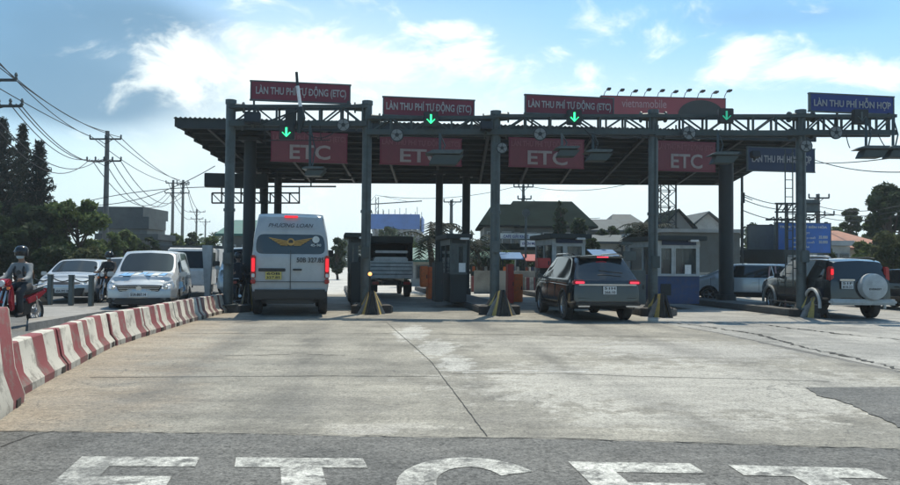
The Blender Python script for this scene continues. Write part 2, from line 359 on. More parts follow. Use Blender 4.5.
bd = (bar_p1 - bar_p0).normalized(); bn = Vector((bd.y, -bd.x, 0))
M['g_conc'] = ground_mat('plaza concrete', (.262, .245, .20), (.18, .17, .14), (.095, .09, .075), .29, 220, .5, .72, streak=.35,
    patch=[(690, 385, 3.6, 2.6, (.36, .345, .30), .75, .1), (560, 345, 3.0, 3.0, (.34, .325, .28), .5, .3), (150, 400, 1.2, 1.4, (.17, .15, .12), .5, .3), (330, 405, 1.6, .9, (.17, .16, .135), .5, .35), (500, 420, .9, .5, (.16, .15, .125), .5, .3), (640, 420, 1.5, .8, (.40, .385, .335), .5, .35), (760, 425, 1.3, .5, (.38, .365, .32), .45, .4), (412, 333, .45, 2.2, (.44, .43, .385), .8, .1), (437, 348, .42, 1.6, (.44, .43, .385), .8, .1), (455, 364, .38, 1.2, (.44, .43, .385), .8, .15), (380, 427, .9, .22, (.36, .34, .29), .6, .2), (120, 440, .5, .12, (.12, .10, .08), .6, .3), (360, 432, .9, .35, (.36, .34, .30), .55, .5), (700, 350, 3.2, 2.5, (.34, .33, .30), .6, .25)],  # first entry: sun glare on the right painted as a broad pale area
    tracks=[(G(290, 316) + RT * k, .28, .55) for k in (-.8, .8)] + [(G(430, 318) + RT * k, .30, .5) for k in (-.8, .8)] + [(G(600, 321) + RT * k, .30, .5) for k in (-.8, .8)],
    dust=(bar_p0, bn, 2.2, (.27, .215, .15), .7))
M['g_side'] = ground_mat('side concrete', (.30, .29, .26), (.22, .215, .195), (.12, .12, .11), .25, 200, .6, .8, streak=.3)
M['g_asph'] = ground_mat('worn asphalt', (.125, .122, .11), (.088, .088, .082), (.055, .055, .052), .52, 130, .4, .8, bump=.9, blot=.35)
M['g_asph2'] = ground_mat('dusty asphalt', (.15, .145, .13), (.11, .108, .10), (.075, .075, .07), .3, 150, .5, .85, streak=.3)
M['g_earth'] = ground_mat('dusty ground', (.22, .19, .15), (.16, .15, .125), (.10, .10, .08), .3, 60, 0, .9)
M['g_bright'] = ground_mat('sunlit far concrete', (.46, .45, .41), (.38, .37, .34), (.28, .27, .25), .15, 120, 0, .8)  # paler copy of the concrete, with the far sunlit glare put into its colour
M['g_crack'] = ground_mat('joint filler', (.06, .058, .052), (.045, .044, .04), (.03, .03, .03), .3, 200, 0, .9)
M['g_repair'] = ground_mat('joint repair mortar', (.44, .43, .40), (.34, .335, .31), (.24, .235, .22), .2, 200, 0, .85)
M['paint_road'] = ground_mat('worn road paint', (.44, .435, .39), (.33, .325, .29), (.12, .12, .11), .4, 150, .7, .7, msc=5.5, blo=.44, blot=1.0, streak=.8)

def sheet(name, pts, z, m, kind='structure'):
    me = bpy.data.meshes.new(name); me.from_pydata([(p[0], p[1], z) for p in pts], [], [tuple(range(len(pts)))])
    bm = bmesh.new(); bm.from_mesh(me); bmesh.ops.triangulate(bm, faces=bm.faces)
    for f in bm.faces:
        f.normal_update()
        if f.normal.z < 0: f.normal_flip()
    bm.to_mesh(me); bm.free()
    me.materials.append(M[m]); o = bpy.data.objects.new(name, me); C.objects.link(o)
    if kind: o['kind'] = kind
    return o
def ragged(pts, step=.12, amp=.03):
    out = []; rr = random.Random(3)
    for a, b in zip(pts[:-1], pts[1:]):
        a, b = Vector(a), Vector(b); n = max(1, int((b - a).length / step)); d = (b - a).normalized(); q = Vector((-d.y, d.x, 0))
        for i in range(n): out.append(a + (b - a) * i / n + q * rr.uniform(-amp, amp))
    out.append(Vector(pts[-1])); return out
sheet('ground', [(2500 * math.cos(i * math.pi / 24), 2500 * math.sin(i * math.pi / 24)) for i in range(48)], -.02, 'g_earth')
edge = [G(-60, 431), G(0, 432), G(100, 433.5), G(240, 434.5), G(330, 437), G(450, 438.5), G(560, 440), G(700, 444), G(800, 447.5), G(900, 450), G(1100, 455)]
redge = ragged(edge, .09, .018)
# concrete apron: from the asphalt edge to beyond the toll
bl = [G(-60, 431), Vector((-5.2, 9, 0)), Vector((-6.6, 15, 0)), Vector((-7.2, 22, 0)), Vector((-9.5, 45, 0))]
rb = [G(1200, 425), G(900, 373), G(800, 352), G(720, 334), G(660, 323)]
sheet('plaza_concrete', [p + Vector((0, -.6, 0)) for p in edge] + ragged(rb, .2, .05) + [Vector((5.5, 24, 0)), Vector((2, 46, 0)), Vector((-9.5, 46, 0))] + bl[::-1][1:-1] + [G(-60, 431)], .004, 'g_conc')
sheet('pavement', [Vector((-60, 46, 0)), Vector((60, 46, 0)), Vector((60, -10, 0)), Vector((-60, -10, 0))], -.004, 'g_asph2')
sheet('side_road', [G(1300, 470), G(1300, 340), Vector((34, 24, 0)), Vector((30, 46, 0)), Vector((2, 46, 0)), Vector((5.5, 24, 0)), G(655, 322), G(720, 333), G(900, 371)], .0, 'g_side')
sheet('road', redge + [Vector((9, -8, 0)), Vector((-8, -8, 0))], .008, 'g_asph')
sheet('road_patch', ragged([G(806, 388.5), G(818, 396), G(842, 402), G(862, 411), G(900, 428), G(1010, 470)], .1, .03) + [G(1150, 470), G(1150, 386)], .012, 'g_asph')
sheet('road_beyond', [Vector((-60, 46.2, 0)), Vector((60, 46.2, 0)), Vector((40, 400, 0)), Vector((-90, 400, 0))], .002, 'g_bright')
sheet('road_beyond', [Vector((-9.4, 33, 0)), Vector((26, 36, 0)), Vector((26, 60, 0)), Vector((-14, 60, 0))], .0082, 'g_bright')

def strip(name, pts, w, z, m, jit=.012, wj=.0):
    rr = random.Random(len(name) * 7 + int(pts[0][0] * 10)); P2 = ragged([Vector((p[0], p[1], 0)) for p in pts], .10, jit); L1, L2 = [], []
    for i, p in enumerate(P2):
        d = (P2[min(i + 1, len(P2) - 1)] - P2[max(0, i - 1)]).normalized(); q = Vector((-d.y, d.x, 0)); ww = w * (1 + rr.uniform(-wj, wj)) / 2
        L1.append(p + q * ww); L2.append(p - q * ww)
    n = len(P2); me = bpy.data.meshes.new(name)
    me.from_pydata([(p.x, p.y, z) for p in L1 + L2], [], [(i, n + i, n + i + 1, i + 1) for i in range(n - 1)])
    me.materials.append(M[m]); o = bpy.data.objects.new(name, me); C.objects.link(o); o['kind'] = 'structure'; return o
strip('road_joint', [G(387, 323), G(431, 362), G(487, 437)], .010, .010, 'g_crack', .005)
strip('road_joint', [G(90, 378), G(240, 377), G(330, 376.5), G(440, 377)], .022, .010, 'g_crack', .008)
strip('road_joint', [G(452, 374), G(560, 374), G(640, 377), G(760, 380), G(830, 382)], .022, .010, 'g_crack', .01)
strip('road_joint', [G(180, 334), G(300, 334), G(400, 334), G(520, 335), G(690, 338)], .03, .010, 'g_crack', .01)
strip('road_joint', [G(225, 356), G(300, 354.5), G(345, 356)], .018, .010, 'g_crack', .05, .9)
strip('road_crack', [G(655, 321.5), G(700, 326), G(760, 335), G(800, 347), G(850, 357), G(905, 371), G(960, 384)], .06, .010, 'g_crack', .06, .8)
strip('road_crack', [G(700, 322.5), G(760, 324.5), G(830, 333), G(900, 340)], .06, .010, 'g_crack', .08, .9)
strip('road_crack', [G(0, 448), G(30, 437), G(55, 432)], .012, .012, 'g_crack', .02, .8)
strip('road_repair', [G(455, 371), G(520, 371), G(600, 372.5)], .07, .006, 'g_repair', .03, .8)
strip('road_seam', edge, .016, .0125, 'g_crack', .02, .8)

# painted lane letters  E T C  (their lower halves run out of the frame)
def letters(name, u0, shapes):
    """shapes: polygons in (u across, v towards the camera) metres from the letter's far left corner"""
    o0, ud, vd = u0; v, f = [], []
    for poly in shapes:
        k = len(v); v += [tuple(o0 + ud * a + vd * b + Vector((0, 0, .0125))) for a, b in poly]; f.append(tuple(range(k, k + len(poly))))
    me = bpy.data.meshes.new(name); me.from_pydata(v, [], f)
    bm = bmesh.new(); bm.from_mesh(me); bmesh.ops.triangulate(bm, faces=bm.faces)
    for q in bm.faces:
        q.normal_update()
        if q.normal.z < 0: q.normal_flip()
    bm.to_mesh(me); bm.free(); me.materials.append(M['paint_road']); o = bpy.data.objects.new(name, me); C.objects.link(o); o['kind'] = 'structure'; return o
def frame(a, b, s):
    a, b, s = Vector(a), Vector(b), Vector(s); return a, (b - a).normalized(), (s - a).normalized()
Eshape = lambda W: [[(0, 0), (W, 0), (W, .27), (.27, .27), (.27, .52), (W * .86, .52), (W * .86, .78), (.27, .78), (.27, 1.05), (W, 1.05), (W, 1.32), (0, 1.32)]]
Tshape = lambda W: [[(0, 0), (W, 0), (W, .27), (W / 2 + .15, .27), (W / 2 + .15, 1.32), (W / 2 - .15, 1.32), (W / 2 - .15, .27), (0, .27)]]
def Cshape(W):
    o, i = [], []; H = 1.32
    for k in range(25):
        t = R(28 + k * 304 / 24); o.append((W / 2 + W / 2 * math.cos(t), H / 2 - H / 2 * math.sin(t)))
        i.append((W / 2 + (W / 2 - .27) * math.cos(t), H / 2 - (H / 2 - .26) * math.sin(t)))
    return [[o[k], o[k + 1], i[k + 1], i[k]] for k in range(24)]
fr = frame(G(82, 458), G(200, 458.5), G(52, 485)); letters('road_marking', fr, Eshape((G(200, 458.5) - G(82, 458)).length))
fr = frame(G(236, 459), G(363, 460), G(232, 485)); letters('road_marking', fr, Tshape((G(363, 460) - G(236, 459)).length))
fr = frame(G(401, 458), G(520, 460), G(396, 485)); letters('road_marking', fr, Cshape(1.02))
fr = frame(G(568, 463), G(690, 465), G(590, 485)); letters('road_marking', fr, Eshape((G(690, 465) - G(568, 463)).length))
fr = frame(G(728, 466.5), G(866, 470), G(756, 485)); letters('road_marking', fr, Tshape((G(866, 470) - G(728, 466.5)).length))
fr = frame(G(893, 469), G(1020, 473), G(930, 490)); letters('road_marking', fr, Cshape(1.02))

# ---------------------------------------------------------------- toll islands
POST = [(229, 100, 21.5), (366, 101, 21.7), (495, 111, 21.6), (653, 110, 21.6), (801, 110, 22.0)]    # px at mid height, top py, depth
def post_xy(i):
    px, _, Z = POST[i]; p = P(px, 230, Z); return Vector((p.x, p.y, 0))
for i, (wd, ln) in enumerate(((1.0, 18), (1.15, 18), (1.15, 18), (1.2, 16), (1.25, 16))):
    b = post_xy(i) + RT * (.25 if i else .1) + D * .2
    m = MB(); h = .2
    poly = [b - RT * wd / 2, b - RT * wd * .25 - D * .35, b + RT * wd * .25 - D * .35, b + RT * wd / 2, b + RT * wd / 2 + D * ln, b - RT * wd / 2 + D * ln]
    m.prism([(p.x, p.y) for p in poly], 'Z', -.01, h)
    o = m.build('island', 'kerb', None, bevel=.03); o['kind'] = 'structure'

# ---------------------------------------------------------------- gantry
gb = post_xy(2); gantry = thing('toll_gantry', 'grey tubular steel gantry with five round posts and a lattice beam across all toll lanes', 'gantry', gb)
def pt(px, py, Z): return P(px, py, Z)
post_top = []
for i, (px, ty, Z) in enumerate(POST):
    b = post_xy(i); top = P(px, ty, Z).z
    m = MB(); m.tube([b, b + Vector((0, 0, top - .12))], .138, 20); m.tube([b + Vector((0, 0, top - .12)), b + Vector((0, 0, top))], .158, 20); m.tube([b + Vector((0, 0, 2.9)), b + Vector((0, 0, 2.98))], .165, 20)
    m.tube([b + Vector((0, 0, .2)), b + Vector((0, 0, .24))], .3, 16)
    for k in range(6):
        a = k * math.pi / 3; m.tube([b + Vector((.24 * math.cos(a), .24 * math.sin(a), .24)), b + Vector((.24 * math.cos(a), .24 * math.sin(a), .29))], .025, 6)
    m.build('post', 'steel', gantry, smooth=True); post_top.append(top)
    m = MB(); m.box(b + Vector((.02, -.2, 1.55 + .2 * (i % 3))), (.22, .14, .34)); m.tube([b + Vector((.02, -.16, 1.7)), b + Vector((.02, -.155, 3.2)), b + Vector((.03, -.155, top - .4))], .018, 6); m.build('junction_box', 'truss' if i % 2 else 'steel', gantry, bevel=.01)
BAYS = [(0, 1, 107.5, 124.5), (1, 2, 118.5, 133), (2, 3, 117, 133), (3, 4, 117, 134), (4, None, 117, 133.5)]
def bay_pt(i, t, py):                       # along bay i
    a = post_xy(i); 
    if i < 4: b = post_xy(i + 1)
    else: q = P(893, 120, 22.2); b = Vector((q.x, q.y, 0))
    p = a.lerp(b, t); Z = p.y; return Vector((p.x, p.y, P(450 + p.x / Z * FPX, py, Z).z))
for i, j, yt, yb in BAYS:
    m = MB(); n = 6 if i in (0, 2) else (6 if i < 4 else 5)
    dep = .34
    for off in (-dep / 2, dep / 2):
        o = Vector((0, off, 0)) 
        m.bar(bay_pt(i, 0, yt) + o, bay_pt(i, 1, yt) + o, .075, .09); m.bar(bay_pt(i, 0, yb) + o, bay_pt(i, 1, yb) + o, .085, .15)
        for k in range(n + 1):
            t = .03 + .94 * k / n
            if 0 < k: m.bar(bay_pt(i, t, yt) + o, bay_pt(i, t, yb) + o, .055)
            if k < n:
                t2 = .03 + .94 * (k + 1) / n; ya, y2 = (yt, yb) if k % 2 else (yb, yt)
                m.bar(bay_pt(i, t, ya) + o, bay_pt(i, t2, y2) + o, .042)
    for k in range(n + 1):
        t = .03 + .94 * k / n
        for y in (yt, yb): m.bar(bay_pt(i, t, y) + Vector((0, -dep / 2, 0)), bay_pt(i, t, y) + Vector((0, dep / 2, 0)), .04)
    # stub flanges at the posts
    ends = [(0, 1)] if j is None else [(0, 1), (1, -1)]
    for t, sg in ends:
        a = bay_pt(i, t, yt); dv = (bay_pt(i, 1, yt) - bay_pt(i, 0, yt)).normalized() * sg
        m.tube([a, a + dv * .38], [.13, .10], 12); a = bay_pt(i, t, yb); m.tube([a, a + dv * .34], [.13, .10], 12)
        m.tube([a + dv * .30, a + dv * .34], .17, 12); a = bay_pt(i, t, yt); m.tube([a + dv * .34, a + dv * .38], .16, 12)
    m.build('lattice_beam', 'truss', gantry)
# ladder up the last post
m = MB(); a = post_xy(4) + Vector((-.36, -.02, 0))
for dx in (-.11, .11): m.tube([a + Vector((dx, 0, .9)), a + Vector((dx, 0, 4.9))], .018, 6)
for k in range(16): m.tube([a + Vector((-.11, 0, 1.0 + .25 * k)), a + Vector((.11, 0, 1.0 + .25 * k))], .012, 5)
for z in (1.4, 3, 4.6): m.bar(a + Vector((.11, 0, z)), a + Vector((.3, 0, z)), .03)
m.build('ladder', 'truss', gantry)

# ---------------------------------------------------------------- canopy
can_c = P(470, 240, 28); can_c.z = 0
canopy = thing('toll_canopy', 'broad dark sheet metal canopy roof spanning the toll lanes on round columns', 'canopy', can_c)
FL, FR_, BL, BR = P(178, 124, 24.5), P(815, 138, 27.6), P(246, 179, 33), P(733, 182, 36)
th = .28
m = MB(); up = Vector((0, 0, th))
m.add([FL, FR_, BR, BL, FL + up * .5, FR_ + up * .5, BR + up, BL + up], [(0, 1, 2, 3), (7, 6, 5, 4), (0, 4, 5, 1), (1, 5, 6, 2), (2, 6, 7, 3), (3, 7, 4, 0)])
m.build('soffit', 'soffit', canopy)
# corrugated top sheet whose wavy edge shows at the front and the stepped left edge
m = MB(); n = 150; r0 = []; r1 = []
for k in range(n * 2 + 1):
    t = k / (n * 2); z = .05 * (k % 2); a = (FL - RT * .12 - D * .15).lerp(FR_ + RT * .1 - D * .15, t) + Vector((0, 0, th * .5 + .03 + z)); b = (BL - RT * .12 + D * .2).lerp(BR + RT * .1 + D * .2, t) + Vector((0, 0, th + .03 + z))
    r0.append(a); r1.append(b)
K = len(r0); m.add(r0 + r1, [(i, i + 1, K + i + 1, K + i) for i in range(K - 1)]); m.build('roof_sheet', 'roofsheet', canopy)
m = MB()                                   # front fascia band
m.bar(FL + Vector((0, -.05, .02)), FR_ + Vector((0, -.05, .02)), .08, .34); m.build('fascia', 'fascia', canopy)
m = MB(); m.bar(BL + Vector((0, .05, .05)), BR + Vector((0, .05, .05)), .08, .42); m.build('fascia', 'fascia', canopy)
m = MB()
for k in range(9):                        # stepped side trim at the left end
    t = k / 9; a = FL.lerp(BL, t) - RT * .06; b = FL.lerp(BL, t + 1 / 9) - RT * .06
    m.bar(a + Vector((0, 0, .05)), Vector((b.x, b.y, a.z + .05)), .10, .26)
m.build('fascia', 'fascia', canopy)
m = MB()                                   # purlins and rafters under the soffit
for k in range(1, 10):
    t = k / 10; m.bar(FL.lerp(BL, t) + Vector((.2, 0, -.03)), FR_.lerp(BR, t) + Vector((-.2, 0, -.03)), .07, .08)
for k in range(12):
    t = (k + .5) / 12; m.bar(FL.lerp(FR_, t) + Vector((0, .1, -.08)), BL.lerp(BR, t) + Vector((0, -.1, -.08)), .10, .14)
m.build('beams', 'darksteel', canopy)
PIL = [(249, 26.0, .21, 150), (726, 27.5, .26, 140), (439, 31, .15, 170), (466, 31.5, .17, 170), (264, 31, .15, 170), (277.5, 32, .16, 170)]
for px, Z, r, ty in PIL:
    b = P(px, 230, Z); t = (Z - 24.5) / 8.5; top = FL.z + (BL.z - FL.z) * min(1, t)
    m = MB(); m.tube([(b.x, b.y, 0), (b.x, b.y, top)], r, 18); m.tube([(b.x, b.y, 0), (b.x, b.y, .4)], r * 1.35, 18); m.box((b.x, b.y, top - .1), (r * 3.2, r * 3.2, .12))
    m.build('column', 'darksteel', canopy, smooth=True)
m = MB()                                   # gutter box at the rear left corner and the light lattice below it
a, b = P(205, 181, 30), P(268, 181, 30.5); c = (a + b) / 2
m.box(c, ((b - a).length, .5, .55), HEAD); m.build('gutter_box', 'fascia', canopy, bevel=.02)
m = MB()
for y in (193, 203): m.bar(P(212, y, 30.5), P(300, y, 30.9), .06)
for k in range(10): x = 212 + k * 9.7; m.bar(P(x, 187 if k % 2 else 193, 30.6), P(x, 203, 30.6), .05); m.bar(P(x, 193, 30.6), P(x + 9.7 if k < 9 else x, 203, 30.6), .035)
m.build('cable_tray', 'darksteel', canopy)
def lamp_rail(x0, x1, py, Z, lamps, label, hang):
    t = thing('lamp_rail', label, 'light fitting', P((x0 + x1) / 2, py, Z), group='lamp rails under the canopy')
    m = MB(); m.bar(P(x0, py, Z), P(x1, py, Z), .06); 
    for hx, hy in hang: m.bar(P(hx, py, Z), P(hx, hy, Z), .05)
    m.build('rail', 'darksteel', t)
    for lx in lamps:
        c = P(lx, py + 1.8, Z); q = MB(); q.box(c, (.55, .3, .07), HEAD, taper=.7); q.build('lamp', 'steel', t, bevel=.01)
lamp_rail(268, 360, 177, 31.5, [298, 322, 346], 'thin horizontal rail with three flat lamps hanging beside the left pillars', [(300, 170), (345, 170)])
lamp_rail(266, 336, 186.5, 30, [], 'thin bare lower rail running right from the left pillars', [(311, 170), (277, 170)])

# ---------------------------------------------------------------- signs
def sign(name, label, cat, x0, y0, x1, y1, Z, board, lines, group, rz=HEAD, legs=None, frame_m='steel', depth=.07, tiltpx=0):
    """lines: (text, fx0, fx1, fy0, fy1, material) as fractions of the board"""
    a, b = P(x0, (y0 + y1) / 2, Z), P(x1, (y0 + y1) / 2, Z)
    c = P((x0 + x1) / 2, (y0 + y1) / 2, Z); Wd = (b - a).length / math.cos(rz); H = (y1 - y0) / FPX * Z
    t = thing(name, label, cat, c, group=group)
    m = MB(); m.box((0, 0, 0), (Wd, depth, H)); moved(m, c, rz); m.build('board', board, t, bevel=.01)
    e = MB(); f = .035
    for z in (-H / 2, H / 2): e.box((0, 0, z), (Wd + f * 2, depth + .03, f))
    for x in (-Wd / 2, Wd / 2): e.box((x, 0, 0), (f, depth + .026, H + f - .004))
    moved(e, c, rz); e.build('edge_frame', frame_m, t)
    if legs:
        for lx, ly0, ly1 in legs: q = MB(); q.bar(P(lx, ly0, Z + .1), P(lx, ly1, Z + .1), .05); q.build('support', 'truss', t)
    for s, fx0, fx1, fy0, fy1, mt in lines:
        w_, h_ = (fx1 - fx0) * Wd, (fy1 - fy0) * H
        tm = text_mesh(s, w_, h_, bold=.02); q = Matrix.Rotation(rz, 3, 'Z')
        off = q @ Vector(((fx0 + fx1) / 2 * Wd - Wd / 2, -depth / 2 - .018, H / 2 - (fy0 + fy1) / 2 * H))
        moved(tm, c + off, rz); tm.build('lettering', mt, t)
    return t, c, Wd, H
T1 = 'LÀN THU PHÍ TỰ ĐỘNG (ETC)'
GU = 'red signs above the gantry'
sign('lane_sign', 'dark red LÀN THU PHÍ board above the gantry over the white van', 'sign', 253, 83, 349, 102, 21.6, 'signred', [(T1, .05, .96, .16, .80, 'letter')], GU, legs=[(254, 101, 124), (348, 101, 124)])
sign('lane_sign', 'dark red LÀN THU PHÍ board above the gantry between second and third posts', 'sign', 384, 98.5, 474, 117, 21.8, 'signred', [(T1, .03, .97, .16, .82, 'letter')], GU, legs=[(392, 116, 132), (466, 116, 132)])
sign('lane_sign', 'dark red LÀN THU PHÍ board above the gantry, overlapping the long billboard', 'sign', 524.5, 96.5, 614.5, 115, 21.9, 'signred', [(T1, .03, .97, .18, .80, 'letter')], GU, legs=[(532, 115, 132), (606, 115, 132)])
sign('lane_sign', 'bright blue LÀN THU PHÍ HỖN HỢP board above the right beam end', 'sign', 806, 95, 897, 113, 22.3, 'signblue', [('LÀN THU PHÍ HỖN HỢP', .04, .96, .14, .82, 'letter')], None, legs=[(808, 113, 134), (837, 113, 134), (889, 113, 134)])
GH = 'red ETC signs hanging from the canopy edge'
def hsign(x0, y0, x1, y1, label, Z):
    sign('lane_sign', label, 'sign', x0, y0, x1, y1, Z, 'signred2', [(T1, .02, .98, .04, .34, 'letterred'), ('ETC', .24, .78, .42, .92, 'lettertan')], GH, frame_m='signred')
hsign(273, 133, 346, 162, 'faded red ETC board hanging from the canopy above the white van', 24.5)
hsign(381, 138, 461, 165, 'faded red ETC board hanging from the canopy behind the large lane camera', 24.8)
hsign(509, 139, 584, 167.5, 'faded red ETC board hanging from the canopy between the third and fourth posts', 25.1)
hsign(655, 142, 716, 171, 'faded red ETC board hanging from the canopy right of the fourth post', 25.9)
sign('lane_sign', 'faded dark blue board hanging under the right end of the canopy', 'sign', 745, 148, 816.5, 171.5, 26.6, 'signnavy', [('LÀN THU PHÍ HỖN HỢP', .06, .95, .18, .72, 'letter')], None)

# long billboard on a lattice tower behind the canopy
M['bill'] = mat('billboard red', (.30, .04, .055), .5, 0, .12, .6)
t, c, Wd, H = sign('billboard', 'long red billboard with a row of arm lamps, high behind the canopy', 'billboard', 600, 97.5, 726, 116, 45, 'bill', [], None, rz=R(4), frame_m='darksteel', depth=.3)
tm = text_mesh('vietnamobile', Wd * .36, H * .46, bold=.005); moved(tm, c + Matrix.Rotation(R(4), 3, 'Z') @ Vector((-Wd * .5 + Wd * .34, -.18, H * .12)), R(4)); tm.build('lettering', mat('pale lettering', (.45, .25, .26), .5), t)
m = MB(); m.lathe([(.001, -.02), (2.3, -.02), (2.3, .0), (.001, .0)], (0, 0, 0), 'Y', 28); m.v = [v for v in m.v]; 
m.v = [(v[0] * .62, v[1], max(-.02, v[2] * .40)) for v in m.v]; moved(m, c + Matrix.Rotation(R(4), 3, 'Z') @ Vector((Wd * .30, -.18, -H * .45)), R(4)); m.build('dark_emblem', 'darksteel', t)
for k in range(10):
    x = 603 + k * 13.4; m = MB(); zz = 97 + k * .2
    m.tube([P(x, zz + 1, 45.0), P(x + 2, zz - 5, 44.6), P(x + 5, zz - 8 + (k % 3) * .8, 44)], .022, 6); m.box(P(x + 5.8, zz - 8 + (k % 3) * .8, 43.8), (.20, .4, .10)); m.build('arm_lamp', 'darksteel', t)
m = MB()
tw = [(660, 675)]; zb = 45.6
for sx in (658, 676):
    for dy in (0, 1.1): m.bar(P(sx, 125, zb + dy), Vector((P(sx, 125, zb + dy).x, zb + dy, 0)), .09)
for k in range(9):
    za, z2 = k * 1.0, (k + 1) * 1.0; xa, xb = P(658, 200, zb).x, P(676, 200, zb).x
    for dy in (0, 1.1):
        m.bar((xa, zb + dy, za), (xb, zb + dy, z2), .045); m.bar((xb, zb + dy, za), (xa, zb + dy, z2), .045); m.bar((xa, zb + dy, z2), (xb, zb + dy, z2), .045)
for x_ in (663, 671): m.bar((P(x_, 200, zb).x, zb + .5, 0), (P(x_, 200, zb).x, zb + .5, 9), .07)
m.build('lattice_tower', 'darksteel', t)

# ---------------------------------------------------------------- gantry fittings
def arrow_signal(px, py, lit, label, sz=.42):
    Z = 21.2; c = P(px, py, Z); t = thing('lane_signal', label, 'traffic light', c, group='lane arrow signals on the gantry')
    m = MB(); m.box(c, (sz, .16, sz)); m.build('housing', 'black', t, bevel=.02)
    m = MB(); m.box(c + Vector((0, .18, .0)), (.12, .22, .12)); m.build('bracket', 'truss', t)
    if lit:
        m = MB(); y = c.y - .092; a = sz * .28
        m.bar((c.x, y, c.z + a * 1.1), (c.x, y, c.z - a * .8), .05, .02)
        m.bar((c.x, y, c.z - a * 1.05), (c.x - a * .95, y, c.z - a * .05), .055, .02); m.bar((c.x, y - .002, c.z - a * 1.05), (c.x + a * .95, y - .002, c.z - a * .05), .055, .02)
        m.build('arrow', lit, t)
    return t
arrow_signal(287, 132.5, 'green_on', 'lit green down arrow signal in front of the lattice beam above the white van')
arrow_signal(431, 119.5, 'green_on', 'lit green down arrow signal right below the second upper red sign')
arrow_signal(574, 117.5, 'green_on', 'green down arrow signal right below the third upper red sign')
arrow_signal(725.5, 116, 'green_dim', 'dim green down arrow signal near the right end of the long billboard')
t = arrow_signal(860, 117, 'steel', 'unlit dark arrow signal just below the upper blue sign', .42)
def disc(px, py, label, r=.19, Z=21.25, txt='70'):
    c = P(px, py, Z); t = thing('round_sign', label, 'sign', c, group='round discs on the gantry')
    m = MB(); m.lathe([(r, -.02), (r, .02)], c, 'Y', 28); m.build('plate', 'darksteel', t)
    m = MB(); m.lathe([(r * .86, -.026), (r * .86, -.021)], c, 'Y', 28); m.build('face', 'discface', t)
    m = MB(); m.lathe([(r * .30, -.032), (r * .30, -.027)], c, 'Y', 16)
    for k in range(5):
        a = 2 * math.pi * k / 5 + .3; m.bar(c + Vector((math.cos(a) * r * .3, -.03, math.sin(a) * r * .3)), c + Vector((math.cos(a) * r * .84, -.03, math.sin(a) * r * .84)), .03, .01)
    m.build('spokes', 'darksteel', t); return t
disc(343.5, 125, 'round pale disc on the beam just left of the second gantry post')
disc(397, 135, 'round pale disc on the beam just right of the second gantry post')
disc(540, 134, 'round pale disc on the beam between the third post and the third green arrow')
disc(689, 133, 'round pale disc on the beam below the long billboard', .2)
disc(836, 132.5, 'round pale disc on the beam below the upper blue sign')
disc(502, 148, 'round disc fixed low on the right side of the third gantry post', .16)
disc(806, 146, 'round disc fixed low on the right side of the fifth gantry post', .18)
def lane_camera(px, py, ytop, label, s=1.0, Z=20.9, flip=1):
    c = P(px, py, Z); t = thing('lane_camera', label, 'camera', c, group='cameras hanging from the gantry')
    tp = P(px - 4 * flip, ytop, Z + .25)
    m = MB(); m.bar(P(px - 4 * flip, py - 4, Z + .05), tp, .07); m.tube([P(px - 2 * flip, py - 4, Z), P(px + 1 * flip, (py + ytop) / 2, Z + .1), tp], .02, 6); m.build('mast', 'truss', t)
    m = MB(); w_, h_ = .78 * s, .2 * s
    m.prism([(-w_ / 2, -.0), (w_ * .42, 0), (w_ * .52, h_ * .4), (-w_ * .30, h_ * .4)], 'Y', -.28, .28); m.v = [(v[0] * flip, v[1], v[2]) for v in m.v]; moved(m, c + Vector((0, 0, .06))); m.build('housing', 'steel', t, bevel=.01)
    m = MB(); m.prism([(-w_ * .42, -h_), (w_ * .28, -h_), (w_ * .5, 0), (-w_ * .30, 0)], 'Y', -.2, .2); m.v = [(v[0] * flip, v[1], v[2]) for v in m.v]; moved(m, c + Vector((0.02, 0, .04))); m.build('lens_hood', 'truss', t, bevel=.01)
    return t
lane_camera(314, 172, 125, 'wedge shaped lane camera hanging low above the white van', .8)
lane_camera(444, 157, 134, 'large wedge shaped lane camera hanging in front of the second hanging ETC board', 1.35)
lane_camera(566, 152, 134, 'small wedge shaped lane camera hanging over the third hanging ETC board', .9)
lane_camera(597, 155.5, 132, 'wedge shaped lane camera hanging right of the third hanging ETC board')
lane_camera(722, 158, 132, 'wedge shaped lane camera hanging beside the right canopy column')
lane_camera(870, 152, 117, 'wedge shaped lane camera, left one of the pair under the right beam end', 1.05)
lane_camera(897, 152, 117, 'wedge shaped lane camera under the beam end, cut off by the picture edge', 1.05)
def flood(px, py, label, s=.42, Z=21.2):
    c = P(px, py, Z); t = thing('floodlight', label, 'floodlight', c, group='floodlights on the gantry')
    m = MB(); m.box(c, (s, .2, s * .72), rot=Euler((R(-12), 0, R(8)))); m.build('housing', 'black', t, bevel=.02)
    m = MB(); m.bar(c + Vector((0, 0, -s * .36)), c + Vector((0, .1, -s * .6)), .06); m.build('bracket', 'truss', t)
flood(252.5, 118, 'dark box floodlight on the beam just right of the first gantry post', .45)
flood(486, 126, 'dark box floodlight on the beam just left of the third gantry post', .34)
flood(755, 154.5, 'dark box floodlight left of the fifth gantry post near the faded blue sign', .3, 25)
